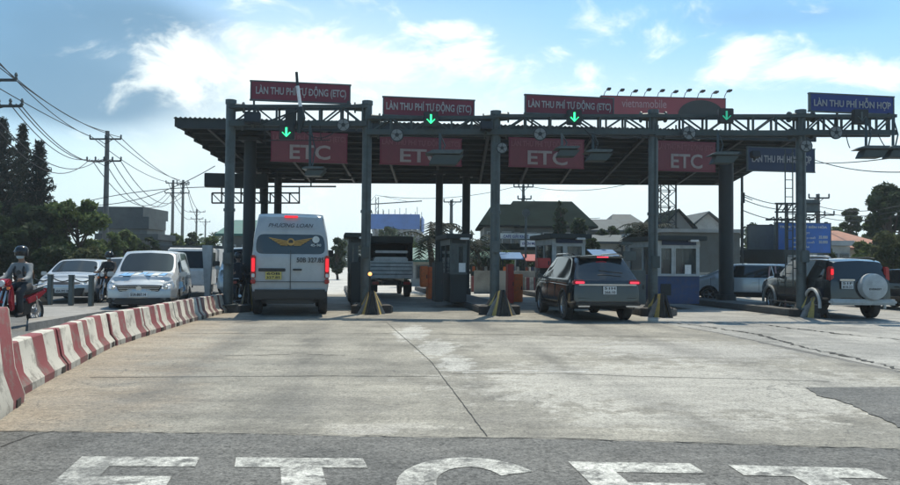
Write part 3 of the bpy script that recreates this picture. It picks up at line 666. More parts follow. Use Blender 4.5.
# raised boom on the first bay with hanging cables
t = thing('signal_mast', 'thin tilted mast with a white section rising through the beam over the white van', 'mast', P(301, 135, 21))
m = MB(); m.tube([P(296.5, 72, 21), P(297.5, 86, 21)], .04, 8); m.build('mast_tip', 'darksteel', t)
m = MB(); m.tube([P(297.5, 86, 21), P(300.5, 107, 21)], .05, 8); m.build('white_section', 'white', t)
m = MB(); m.tube([P(300.5, 107, 21), P(302, 118, 21), P(299, 133, 21)], [.07, .1, .06], 8); m.box(P(291, 118, 21.3), (.28, .2, .5)); m.bar(P(262, 124, 21.1), P(300, 109, 21), .04); m.build('mount', 'darksteel', t)
for x0, y0, x1, y1, s in ((300, 128, 335, 132, 8), (264, 126, 266, 146, 2), (266, 140, 330, 140, .5), (320, 125, 321, 140, 0), (575, 122, 600, 150, -4), (690, 133, 700, 140, 3), (846, 134, 850, 148, 2), (878, 134, 890, 150, 3), (640, 134, 690, 134, 3), (590, 133, 650, 134, 5)):
    m = MB(); pts = [P(x0 + (x1 - x0) * k / 8, y0 + (y1 - y0) * k / 8 + s * math.sin(math.pi * k / 8), 20.95) for k in range(9)]; m.tube(pts, .014, 5); m.build('cable', 'wire', gantry)

# ---------------------------------------------------------------- wedges at the island noses
def wedge(px, py, Z, wpx, hpx, label):
    b = P(px, py, Z); b.z = 0; Wd = wpx / FPX * Z; H = hpx / FPX * Z
    t = thing('crash_wedge', label, 'crash barrier', b, HEAD, group='striped crash wedges at the island noses')
    m = MB()                                           # two leaning slabs meeting at the ridge, splayed to the rear
    Lr = .9
    for s in (-1, 1):
        # slab quads as stripes
        n = 5
        for k in range(n):
            t0, t1 = k / n, (k + 1) / n
            def q(t_, u):                              # t_: down the slope edge to edge, u: 0 ridge..1 foot
                xt, xb = s * (.04 + .10 * t_ ), s * Wd * (.16 + .34 * t_)
                return Vector((xt + (xb - xt) * u, (-.05 + Lr * t_ * .8) * (1 if u == 0 else 1) - .25 * (1 - t_) * u, H * (1 - u) * (1 - .12 * t_)))
            a, b_, c_, d_ = q(t0, 0), q(t1, 0), q(t1, 1), q(t0, 1); o2 = Vector((-s * .05, .05, 0))
            m.add([a, b_, c_, d_, a + o2, b_ + o2, c_ + o2, d_ + o2], [(0, 1, 2, 3), (4, 7, 6, 5), (0, 4, 5, 1), (1, 5, 6, 2), (2, 6, 7, 3), (3, 7, 4, 0)], k % 2)
    m.build('striped_slab', ['blackpaint', 'yellow'], t, local=True)
    m = MB(); m.prism([(-Wd * .42, 0), (Wd * .42, 0), (.08, H * .86), (-.08, H * .86)], 'Y', .12, .8); m.build('core', 'concrete', t, local=True, bevel=.02)
    for s, y in ((-.42, .45), (.44, .55)):
        m = MB(); m.lathe([(Wd * .18, 0), (Wd * .18, H * .33), (Wd * .09, H * .38)], (Wd * s, y, 0), 'Z', 14); m.build('buffer', 'rubber', t, local=True, smooth=True)
wedge(247, 304, 22.3, 22, 27, 'worn striped wedge at the foot of the first gantry post beside the white van')
wedge(372, 310, 21.2, 34, 24, 'black and yellow striped wedge at the foot of the second gantry post')
wedge(503, 311, 21.1, 36, 26, 'dark striped wedge at the foot of the third gantry post')
wedge(664, 316, 21.1, 30, 24, 'greyish striped wedge at the foot of the fourth gantry post')
wedge(819, 316, 21.5, 36, 22, 'faded brown striped wedge at the foot of the fifth gantry post')
M['amber'] = mat('amber lamp', (.6, .3, .05), .3, emit=(1, .4, .12), estr=2)
c = P(370, 274, 21.2); t = thing('warning_lamp', 'small glowing amber lamp on a thin stem at the second gantry post', 'lamp', c)
m = MB(); m.lathe([(.02, -.05), (.05, -.03), (.055, 0), (.05, .03), (.02, .05)], c, 'Z', 14); m.build('lens', 'amber', t, smooth=True)
m = MB(); m.tube([c + Vector((0, 0, -.07)), c + Vector((0, 0, -.66))], .03, 8); m.build('stem', 'black', t)

# ---------------------------------------------------------------- booths
def booth(px0, px1, ytop, Z, label, wallm, lowm, depth=2.2, win=True, top='darksteel', rz=HEAD, roofm='fascia'):
    a, b = P(px0, 250, Z), P(px1, 250, Z); Wd = (b - a).length; c = (a + b) / 2; c.z = .18
    H = P((px0 + px1) / 2, ytop, Z).z - c.z
    t = thing('toll_booth', label, 'toll booth', c, rz, group='toll booths on the islands')
    lo = H * .42; hi = H * .84; fr_ = .09
    m = MB(); m.box((0, depth / 2, lo / 2), (Wd, depth, lo)); m.build('lower_wall', lowm, t, local=True, bevel=.02)
    m = MB()                                            # upper frame with real openings
    for x in (-Wd / 2 + fr_ / 2, Wd / 2 - fr_ / 2):
        for y in (fr_ / 2, depth - fr_ / 2, depth * .5): m.box((x, y, (lo + hi) / 2), (fr_, fr_, hi - lo - .004))
    m.box((-Wd * .12, fr_ / 2, (lo + hi) / 2), (fr_ * .8, fr_ * .96, hi - lo - .004))
    m.box((0, depth / 2, (hi + H * .93) / 2), (Wd + .02, depth + .02, H * .93 - hi)); m.build('wall_frame', wallm, t, local=True)
    m = MB(); m.box((0, depth / 2, H * .965), (Wd + .3, depth + .5, H * .07)); m.build('roof', roofm, t, local=True, bevel=.02)
    m = MB(); m.box((0, -.03, H * .90), (Wd * .8, .06, H * .07)); m.build('name_panel', top, t, local=True)
    for (x0, x1) in ((-Wd / 2 + fr_, -Wd * .12 - fr_ * .4), (-Wd * .12 + fr_ * .4, Wd / 2 - fr_)):
        q = MB(); q.box(((x0 + x1) / 2, fr_ * .5, (lo + hi) / 2), (x1 - x0 - .002, .012, hi - lo - .006)); w1 = q.build('window', glass('booth glass', (.05, .07, .075), .05, .45), t, local=True)
        e = MB()
        for z in (lo + .025, hi - .025): e.box(((x0 + x1) / 2, -.005, z), (x1 - x0, .03, .05))
        for x in (x0 + .02, x1 - .02): e.box((x, -.004, (lo + hi) / 2), (.04, .026, hi - lo - .1))
        e.build('window_frame', wallm, w1, local=True)
    for s in (-1, 1):
        q = MB(); q.box((s * (Wd / 2 - .03), depth * .5, (lo + hi) / 2), (.012, depth - .2, hi - lo - .006)); q.build('window', glass('booth glass', (.05, .07, .075), .05, .45), t, local=True)
    m = MB(); m.box((-Wd * .30, -.012, lo * .5), (Wd * .24, .02, lo * .4)); m.build('vent_grille', 'darksteel', t, local=True)
    m = MB(); m.box((Wd * .22, -.014, lo + .2), (.22, .01, .30)); m.build('notice', 'white', t, local=True)
    m = MB(); m.box((Wd * .3, -.16, H * .93), (.3, .2, .07)); m.build('lamp', 'white', t, local=True, bevel=.01)
    m = MB(); m.box((0, -.03, lo), (Wd + .03, .06, .05)); m.build('sill', wallm, t, local=True)
    m = MB(); m.box((0, depth * .6, lo + .12), (Wd * .7, .5, .22)); m.box((Wd * .15, depth * .5, lo + .38), (.42, .06, .3)); m.build('counter', 'black', t, local=True)
    return t
booth(349, 367, 233, 24.4, 'grey toll booth behind the second gantry post, left of the truck', 'steel', 'darksteel', 1.8)
booth(450, 467, 234, 24.6, 'dark toll booth between the two thin pillars and the third gantry post', 'steel', 'darksteel', 2.2)
booth(552, 586, 234, 25.5, 'grey toll booth with navy panel showing above the roof of the dark SUV', 'offwhite', 'steel', 2.2, top='signnavy')
booth(656, 701, 236, 24.8, 'white toll booth with a deep blue lower wall right of the fourth gantry post', 'offwhite', 'blue', 2.4, top='signnavy')
# grey panelled cabinet left of that booth
def cabinet(px0, px1, y0, y1, Z, label, m1='steel', d=.8, doors=2, cat='cabinet', name='equipment_cabinet', foot=0):
    a, b = P(px0, y1, Z), P(px1, y1, Z); Wd = (b - a).length; c = (a + b) / 2; zt = P(px0, y0, Z).z; z0 = P(px0, y1, Z).z
    if z0 < .45: z0 = .19 if foot else 0.0
    t = thing(name, label, cat, (c.x, c.y, z0), HEAD); H = zt - z0
    m = MB(); m.box((0, d / 2, H / 2), (Wd, d, H)); m.build('body', m1, t, local=True, bevel=.02)
    for k in range(doors):
        x = (k + .5) / doors * Wd - Wd / 2; q = MB(); q.box((x, -.012, H * .5), (Wd / doors - .05, .024, H * .88)); dd = q.build('door', m1, t, local=True, bevel=.006)
        h = MB(); h.box((x + Wd / doors * .32, -.035, H * .5), (.03, .03, .14)); h.build('handle', 'black', dd, local=True)
    return t
cabinet(611, 647, 270, 308, 24.2, 'tall grey panelled cabinet between the dark SUV and the fourth gantry post', 'steel', 1.0, 2, foot=1)
cabinet(435, 443, 262, 298, 24.5, 'narrow dark cabinet against the left pillar of the third island', 'darksteel', .8, 1, foot=1)
cabinet(350, 362, 262, 300, 23.6, 'dark narrow cabinet in front of the booth behind the second gantry post', 'darksteel', .4, 1, foot=1)
t = thing('payment_reader', 'hooded card reader on a post above the grey cabinet right of the dark SUV', 'camera', P(626, 262, 23.6))
m = MB(); m.bar(P(622, 272, 23.6), P(622, 246, 23.6), .05); m.build('stem', 'black', t)
m = MB(); m.box(P(626, 243.5, 23.6), (.36, .26, .1)); m.box(P(629, 256, 23.6), (.42, .22, .30)); m.build('head', 'steel', t, bevel=.02)
cabinet(421, 428, 266, 287, 30, 'slim reddish orange box at the far end of the third island', 'orange', .5, 1, 'box', 'red_box')
cabinet(428, 441, 267, 289, 30.4, 'wide orange box beside the slim reddish orange box', 'orange', .7, 2, 'box', 'orange_box')
cabinet(508, 514, 264, 292, 27.5, 'slim red box between the third gantry post and the orange box', 'red', .4, 1, 'box', 'red_box')
cabinet(514, 523, 274, 292, 28.5, 'lone orange box right of the third gantry post', 'orange', .6, 1, 'box', 'orange_box')
cabinet(538, 551, 258, 268, 24.2, 'red display box on a black post left of the dark SUV', 'red', .4, 1, 'display', 'display_box')
m = MB(); c0 = P(545, 263, 24.4); m.box((c0.x, c0.y + .2, .75), (.3, .25, 1.2)); tag(m.build('display_post', 'black', None), 'black pedestal under the red display box left of the dark SUV', 'pedestal')
# ================================================================ vehicles
def paint(name, rgb, rough=.28, dirt=.15, metal=0.0):
    m = mat(name, rgb, rough, metal, .06, 1.5, dirt=dirt, dirtcol=tuple(c * .6 + .008 for c in rgb)); b = m.node_tree.nodes['Principled BSDF']
    b.inputs['Coat Weight'].default_value = .7; b.inputs['Coat Roughness'].default_value = .08; return m
M['van_white'] = paint('van white', (.36, .375, .37), .4, .4)
M['car_white'] = paint('car white', (.47, .485, .485), .22, .3, .2)
M['car_silver'] = paint('car silver', (.50, .51, .50), .3, .15, .3)
M['suv_black'] = paint('suv dark grey', (.008, .010, .013), .16, .08, .0)
M['suv_dark'] = paint('second suv dark', (.008, .010, .011), .2, .12, .0)
M['grille'] = mat('grille black', (.012, .012, .012), .4)
M['well'] = mat('wheel well', (.012, .012, .012), .9)
M['tint'] = glass('tinted car glass', (.012, .016, .018), .04)
M['wind'] = glass('windscreen glass', (.018, .022, .024), .05); M['wind'].node_tree.nodes['Principled BSDF'].inputs['Specular IOR Level'].default_value = .25
M['lamp_clear'] = mat('headlamp lens', (.55, .57, .57), .12, .2, .1, 6)
M['lamp_red'] = mat('tail lens', (.35, .015, .015), .2, 0, .1, 6)
M['lamp_red_on'] = mat('lit tail lens', (.6, .02, .03), .2, emit=(1, .015, .03), estr=.75)
M['lamp_pink_on'] = mat('lit brake lens', (.6, .05, .08), .2, emit=(1, .05, .10), estr=.9)
M['rim'] = mat('alloy rim', (.35, .36, .36), .3, .7, .1, 6, dirt=.3)
M['plate_w'] = mat('number plate white', (.55, .56, .55), .5)
M['plate_y'] = mat('number plate yellow', (.50, .40, .10), .5)
M['ink'] = mat('black ink', (.02, .02, .02), .5)
M['chrome'] = mat('chrome trim', (.6, .6, .6), .15, 1, .05)
M['sticker_blue'] = mat('blue sticker', (.16, .36, .60), .5)
M['sticker_pale'] = mat('pale sticker', (.55, .58, .55), .5)
M['truckbed'] = mat('truck bed paint', (.62, .65, .63), .6, 0, .15, 2, dirt=.3)
M['gold'] = mat('gold emblem', (.45, .25, .06), .4, .2)

def lattice_body(root, cols, lat, crown, bulge, wheels, wr, names, mats_, wintags, inset=.035, crease=.35, ww=.3, sub=2, extra=None):
    """cols: rear to front, each a list (bottom to top) of (y, z, halfwidth). A closed box lattice, subdivided, split into part meshes.
    names: material index -> part name; wintags: f(kind, i, j, k) -> material index"""
    nj, nk, ni = len(cols), len(cols[0]), len(lat)
    idx = {}; vs = []
    def V(i, j, k):
        if (i, j, k) not in idx:
            y, z, wd = cols[j][k]; u = lat[i]; x = u * wd
            if k == nk - 1: z += crown * (1 - u * u)
            if j == 0: y -= bulge[0] * (1 - u * u)
            if j == nj - 1: y += bulge[1] * (1 - u * u)
            elif j >= nj - 4 and k == nk - 1: y += bulge[1] * .8 * (1 - u * u) * (j / (nj - 1))
            idx[(i, j, k)] = len(vs); vs.append((x, y, z))
        return idx[(i, j, k)]
    fs, ms = [], []
    def F(kind, i, j, k, q): fs.append(q); ms.append(wintags(kind, i, j, k))
    for j in range(nj - 1):
        for k in range(nk - 1):
            F('side', 0, j, k, (V(0, j, k), V(0, j, k + 1), V(0, j + 1, k + 1), V(0, j + 1, k)))
            F('side', 1, j, k, (V(ni - 1, j, k), V(ni - 1, j + 1, k), V(ni - 1, j + 1, k + 1), V(ni - 1, j, k + 1)))
        for i in range(ni - 1):
            F('top', i, j, 0, (V(i, j, nk - 1), V(i + 1, j, nk - 1), V(i + 1, j + 1, nk - 1), V(i, j + 1, nk - 1)))
            F('bottom', i, j, 0, (V(i, j, 0), V(i, j + 1, 0), V(i + 1, j + 1, 0), V(i + 1, j, 0)))
    for k in range(nk - 1):
        for i in range(ni - 1):
            F('rear', i, 0, k, (V(i, 0, k), V(i + 1, 0, k), V(i + 1, 0, k + 1), V(i, 0, k + 1)))
            F('front', i, nj - 1, k, (V(i, nj - 1, k), V(i, nj - 1, k + 1), V(i + 1, nj - 1, k + 1), V(i + 1, nj - 1, k)))
    me = bpy.data.meshes.new('cage'); me.from_pydata(vs, [], fs)
    for q in mats_: me.materials.append(M[q])
    me.materials.append(M['well'])
    me.polygons.foreach_set('material_index', ms)
    bm = bmesh.new(); bm.from_mesh(me); cl = bm.edges.layers.float.new('crease_edge')
    for e in bm.edges: e[cl] = crease
    # windows and lamps: inset each connected group so that the paint frames it
    for mi in sorted(set(ms) - {0}):
        seen = set()
        for kind in range(2):
            grp = [f for f in bm.faces if f.material_index == mi and f not in seen]
            if not grp: break
            start = [f for f in grp if (f.calc_center_median().x > 0) == (kind == 0)] if names[mi].startswith(('side', 'head', 'tail')) else grp
            if not start: continue
            seen |= set(start)
            by = {}
            for f in start: by.setdefault(round(0), []).append(f)
            r = bmesh.ops.inset_region(bm, faces=start, thickness=inset if 'window' in names[mi] or 'screen' in names[mi] else .012, depth=-.004, use_even_offset=True)
            for f in r['faces']: f.material_index = 0
            fr_set = set(start)
            for f in start:
                if not f.is_valid: continue
                for e in f.edges:
                    if any(g not in fr_set for g in e.link_faces): e[cl] = .9
    bm.normal_update(); bmesh.ops.recalc_face_normals(bm, faces=bm.faces); bm.to_mesh(me); bm.free()
    o = bpy.data.objects.new('cage', me); C.objects.link(o)
    s = o.modifiers.new('s', 'SUBSURF'); s.levels = sub; s.render_levels = sub
    cut = None
    if wheels:
        c = MB()
        for y in wheels:
            for sd in (-1, 1):
                cyl = MB(); cyl.lathe([(wr * 1.13, sd * (ww)), (wr * 1.13, sd * 2.0)], (0, y, wr * .98), 'X', 32); c.add(cyl.v, cyl.f, 0)
        cm = bpy.data.meshes.new('c'); cm.from_pydata(c.v, [], c.f)
        for q in mats_: cm.materials.append(M[q])
        cm.materials.append(M['well']); cm.polygons.foreach_set('material_index', [len(mats_)] * len(cm.polygons))
        b2 = bmesh.new(); b2.from_mesh(cm); bmesh.ops.recalc_face_normals(b2, faces=b2.faces); b2.to_mesh(cm); b2.free()
        cut = bpy.data.objects.new('c', cm); C.objects.link(cut)
        b = o.modifiers.new('b', 'BOOLEAN'); b.operation = 'DIFFERENCE'; b.solver = 'EXACT'; b.object = cut
    bpy.context.view_layer.update()
    ev = bpy.data.meshes.new_from_object(o.evaluated_get(bpy.context.evaluated_depsgraph_get()))
    C.objects.unlink(o); bpy.data.objects.remove(o)
    if cut: C.objects.unlink(cut); bpy.data.objects.remove(cut)
    co = [v.co.copy() for v in ev.vertices]; made = {}
    groups = {}
    allm = list(mats_) + ['well']; alln = list(names) + ['body']
    for p in ev.polygons:
        mi = min(p.material_index, len(allm) - 1); nm = alln[mi]
        cx = p.center.x; cy = p.center.y
        key = (nm, 0)
        if nm in ('side_window', 'headlight', 'tail_light'): key = (nm, 1 if cx > 0 else -1)
        groups.setdefault(key, []).append((p, mi))
    for (nm, sd), ps in groups.items():
        mp_ = {}; v2, f2, m2 = [], [], []; mats2 = []
        for p, mi in ps:
            if allm[mi] not in mats2: mats2.append(allm[mi])
            q = []
            for vi in p.vertices:
                if vi not in mp_: mp_[vi] = len(v2); v2.append(co[vi])
                q.append(mp_[vi])
            f2.append(q); m2.append(mats2.index(allm[mi]))
        mm = bpy.data.meshes.new(nm); mm.from_pydata(v2, [], f2)
        for q in mats2: mm.materials.append(M[q])
        mm.polygons.foreach_set('material_index', m2); smooth_by_angle(mm, 38)
        ob = bpy.data.objects.new(nm, mm); C.objects.link(ob); ob.parent = root; made[(nm, sd)] = ob
    bpy.data.meshes.remove(ev)
    return made
def add_wheel(root, x, y, r, wd=.22, rimm='rim', spokes=5):
    sd = 1 if x > 0 else -1
    m = MB(); m.lathe([(r * .66, -wd / 2), (r * .9, -wd / 2), (r * .985, -wd * .38), (r, -wd * .2), (r, wd * .2), (r * .985, wd * .38), (r * .9, wd / 2), (r * .66, wd / 2), (r * .6, 0), (r * .66, -wd / 2)], (0, 0, 0), 'X', 32, cap=False)
    o = m.build('wheel', 'rubber', root, local=True, smooth=True); o.location = (x, y, r)
    m = MB(); m.lathe([(r * .67, sd * wd * .30), (r * .64, sd * wd * .44), (r * .58, sd * wd * .30)], (0, 0, 0), 'X', 28, cap=False)
    m.lathe([(r * .66, sd * wd * .1), (r * .60, sd * wd * .14)], (0, 0, 0), 'X', 28, m=1)
    m.lathe([(r * .16, sd * wd * .1), (r * .15, sd * wd * .40), (r * .08, sd * wd * .43)], (0, 0, 0), 'X', 16)
    for k in range(spokes):
        a = 2 * math.pi * k / spokes; m.bar((sd * wd * .34, math.cos(a) * r * .1, math.sin(a) * r * .1), (sd * wd * .34, math.cos(a) * r * .62, math.sin(a) * r * .62), r * .17, wd * .12)
    q = m.build('rim', [rimm, 'well'], o, local=True, smooth=True)
    return o
def add_mirror(root, x, y, z, m_='suv_black', s=1.0):
    sd = 1 if x > 0 else -1
    m = MB(); m.box((x + sd * .12 * s, y, z), (.22 * s, .10 * s, .17 * s)); m.bar((x - sd * .05, y + .02, z - .05), (x + sd * .06, y, z - .03), .05); 
    return m.build('mirror', m_, root, local=True, bevel=.02)
def plate(root, c, wd, h, lines, m_='plate_w', face=-1, col='ink'):
    m = MB(); m.box(c, (wd, .015, h)); p = m.build('number_plate', m_, root, local=True)
    n = len(lines)
    for i, s in enumerate(lines):
        t = text_mesh(s, wd * .84, h / n * .66, bold=.02, depth=.002)
        if face > 0: t.v = [(-v[0], -v[1], v[2]) for v in t.v]
        t = moved(t, (c[0], c[1] + face * .011, c[2] + h * (.5 - (i + .5) / n))); t.build('lettering', col, p, local=True)
    return p
def std_cols(Lr, Lf, wd, H, zb, zs, belt, roof_r, roof_f, cowl, hz0, hz1, tail_rake=.12, roofw=.80, nose=.25, bp=(0, 0), deck=None, rear_low=.1):
    """two-box car; returns columns rear to front. rows: bottom, bumper, shoulder, belt, roof/hood edge"""
    def col(y, top, topw, dy=(0, 0, 0, 0, 0), w_=(.90, 1, 1, .97), zbelt=belt, b0=zb):
        return [(y + dy[0], b0, wd * w_[0]), (y + dy[1], zb + (zs - zb) * .45, wd * w_[1]), (y + dy[2], zs, wd * w_[2]), (y + dy[3], zbelt, wd * w_[3]), (y + dy[4], top, wd * topw)]
    c = []
    c.append(col(Lr, H * .955, roofw * .93, (.06, -.02, 0, .03, roof_r - Lr), (.80, .93, .94, .91), b0=zb + rear_low))
    c.append(col(Lr + .35, H * .99, roofw, (0, 0, 0, 0, roof_r - Lr - .35 + .22), b0=zb + rear_low * .4))
    n = 4
    yb = [roof_r + .55, (roof_r + cowl) / 2 - .25, cowl - .95]
    yt = [roof_r + .75, (roof_r + roof_f) / 2 - .02, roof_f - .35]
    for a, b in zip(yb, yt): c.append(col(a, H, roofw, (0, 0, 0, 0, b - a)))
    c.append(col(cowl - .18, H * .975, roofw * .97, (0, 0, 0, .02, roof_f - cowl + .18)))
    c.append(col(cowl + .04, hz0, .86, (0, 0, 0, 0, .02), zbelt=min(belt, hz0 - .06)))
    c.append(col((cowl + Lf) / 2 + .1, (hz0 + hz1) / 2 + .02, .84, zbelt=min(belt, hz1 - .02), w_=(.90, 1, 1, .95)))
    c.append([(Lf - nose * .5, zb + .05, wd * .78), (Lf, zb + (zs - zb) * .5, wd * .88), (Lf - .02, zs, wd * .88), (Lf - nose * .35, (zs + hz1) / 2 + .02, wd * .86), (Lf - nose, hz1, wd * .76)])
    return c
LAT = [-1, -.70, 0, .70, 1]
def tags(rear_win=True, side=(1, 2, 3, 4), tail=True, head=True, nj=9):
    """material indices: 0 paint 1 side window 2 windscreen 3 rear window 4 tail light 5 headlight 6 grille/bumper black"""
    def f(kind, i, j, k):
        if kind == 'side' and k == 3 and j in side: return 1
        if kind == 'top' and j == nj - 4: return 2
        if kind == 'rear' and k == 3 and rear_win: return 3
        if kind == 'rear' and k == 2 and i in (0, 3) and tail: return 4
        if kind == 'front' and k == 2 and i in (0, 3) and head: return 5
        if kind == 'front' and k == 2 and i in (1, 2): return 6
        if kind == 'rear' and k == 0: return 7
        if kind == 'side' and k == 0 : return 7
        if kind == 'bottom': return 7
        return 0
    return f
NAMES = ['body', 'side_window', 'windscreen', 'rear_window', 'tail_light', 'headlight', 'grille', 'lower_trim']

# ---------- white passenger van, seen square from behind
vb = (G(251, 317) + G(328, 317)) / 2
vb.y += .1; VW = (P(328, 260, vb.y).x - P(250.5, 260, vb.y).x) / 2; VH = P(290, 213.5, vb.y + .3).z
van = thing('passenger_van', 'tall white passenger van with brake lights on, seen from behind at the toll lane', 'van', (vb.x - .6, vb.y + 2.85, 0), R(11.5))
c = []
def vcol(y, zt, tw, dy=(0,) * 6, w_=(.93, .985, 1.0, .985, .93)):
    zs_ = [.50, .80, 1.18, 1.62, 2.26]; return [(y + dy[k], zs_[k], VW * w_[k]) for k in range(5)] + [(y + dy[5], zt, VW * tw)]
c = [vcol(-2.9, VH - .12, .80, (.03, 0, 0, .01, .08, .2), (.90, .955, .965, .955, .90)), vcol(-2.62, VH - .02, .83, (0, 0, 0, 0, 0, .12)), vcol(-1.2, VH, .84), vcol(.4, VH, .84), vcol(1.5, VH, .84, (0, 0, 0, 0, -.1, -.3)),
     vcol(2.1, 2.30, .82, (0, 0, 0, .05, -.3, -.55), (.93, .985, 1, .97, .90))]
c.append([(2.75, .5, VW * .9), (2.85, .8, VW * .93), (2.8, 1.15, VW * .92), (2.55, 1.3, VW * .88), (2.5, 1.36, VW * .8), (2.3, 1.40, VW * .7)])
def vt(kind, i, j, k):
    if kind == 'side' and k == 3 and j in (1, 2, 3, 4): return 1
    if kind == 'top' and j == 5: return 2
    if kind == 'rear' and k == 3: return 3
    if kind == 'front' and k == 2 and i in (0, 3): return 5
    if kind == 'bottom' : return 7
    return 0
lattice_body(van, c, LAT, .03, (.05, .15), [-1.75, 1.75], .36, NAMES, ['van_white', 'tint', 'wind', 'tint', 'lamp_red', 'lamp_clear', 'grille', 'grille'], vt, inset=.045, crease=.62, ww=VW * .62)
YB = -2.97
for s in (-1, 1):
    m = MB(); m.box((s * (VW * .93), YB + .09, 1.33), (.13, .20, .62)); tl = m.build('tail_light', 'lamp_red', van, local=True, bevel=.03); m = MB(); m.box((s * (VW * .93), YB - .02, 1.38), (.085, .03, .36)); m.build('lit_bulb', 'lamp_red_on', tl, local=True, bevel=.012); m = MB(); m.box((s * (VW * .93), YB - .02, 1.10), (.085, .03, .10)); m.build('reversing_lens', 'lamp_clear', tl, local=True, bevel=.012)
    m = MB(); m.box((s * (VW * .93), YB + .085, .94), (.13, .2, .12)); m.build('reflector', 'lamp_red', van, local=True, bevel=.02)
    add_wheel(van, s * (VW - .14), -1.75, .36, .24); add_wheel(van, s * (VW - .14), 1.75, .36, .24)
    add_mirror(van, s * (VW + .02), 2.0, 1.75, 'black', 1.3)
    m = MB(); m.prism([(-.22, .16), (.22, .16), (.22, .5), (-.22, .5)], 'X', -.02, .02); m.v = [(v[0] + s * (VW - .25), v[1] * .05 + YB + .55, v[2]) for v in m.v]; m.build('mud_flap', 'rubber', van, local=True)
m = MB(); m.box((0, YB - .02, .60), (VW * 1.86, .22, .26)); m.build('rear_bumper', 'grille', van, local=True, bevel=.05)
m = MB(); m.box((0, YB + .25, .40), (VW * 1.2, .5, .12)); m.bar((-VW * .8, -1.75, .36), (VW * .8, -1.75, .36), .12); m.build('axle', 'grille', van, local=True)
m = MB(); m.box((0, YB + .005, 1.24), (.014, .02, 1.06)); m.build('door_seam', 'ink', van, local=True)
m = MB(); m.box((0, YB - .003, .935), (VW * 1.78, .02, .014)); m.build('door_seam', 'ink', van, local=True)
m = MB(); m.box((-.48, YB - .018, 1.25), (.70, .035, .085)); m.build('handle_trim', 'black', van, local=True, bevel=.01)
m = MB(); m.box((.18, YB - .03, 1.26), (.24, .05, .05)); m.build('handle', 'black', van, local=True, bevel=.01)
plate(van, (-.44, YB - .01, 1.10), .42, .20, ['60B', '327.85'], 'plate_y')
tm = moved(text_mesh('50B 327.85', .72, .13, bold=.02, depth=.003), (.52, YB - .012, 1.52)); tm.build('lettering', 'ink', van, local=True)
tm = moved(text_mesh('PHƯƠNG LOAN', 1.18, .12, bold=.01, depth=.003, shear=.3), (0, YB + .045, 2.45), 0, R(-8)); tm.build('lettering', 'ink', van, local=True)
m = MB(); m.box((0, YB + .16, VH - .10), (.36, .05, .06)); m.build('brake_light', 'lamp_red_on', van, local=True, bevel=.01)
# winged emblem and round sticker on the rear glass
m = MB(); yy = YB - .012
m.lathe([(.10, -.004), (.10, .004)], (0, 0, 0), 'Y', 20)
for s in (-1, 1):
    for k in range(5):
        m.prism([(s * .08, .03 - k * .028), (s * (.58 - k * .07), .115 - k * .045), (s * (.54 - k * .07), .085 - k * .045), (s * .08, .012 - k * .028)], 'Y', -.004 - k * .0006, .004)
moved(m, (.0, yy + .03, 2.0), 0, R(-6)); m.build('emblem', 'gold', van, local=True)
m = MB(); m.lathe([(.062, -.006), (.062, -.004)], (0, yy + .029, 2.0), 'Y', 16); m.build('emblem_centre', 'ink', van, local=True)
m = MB(); m.lathe([(.095, -.004), (.095, .004)], (.66, yy + .035, 2.07), 'Y', 20); m.build('sticker', 'sticker_pale', van, local=True)
tm = moved(text_mesh('45-90', .28, .07, depth=.002), (.66, yy + .02, 1.92)); tm.build('lettering', 'sticker_pale', van, local=True)

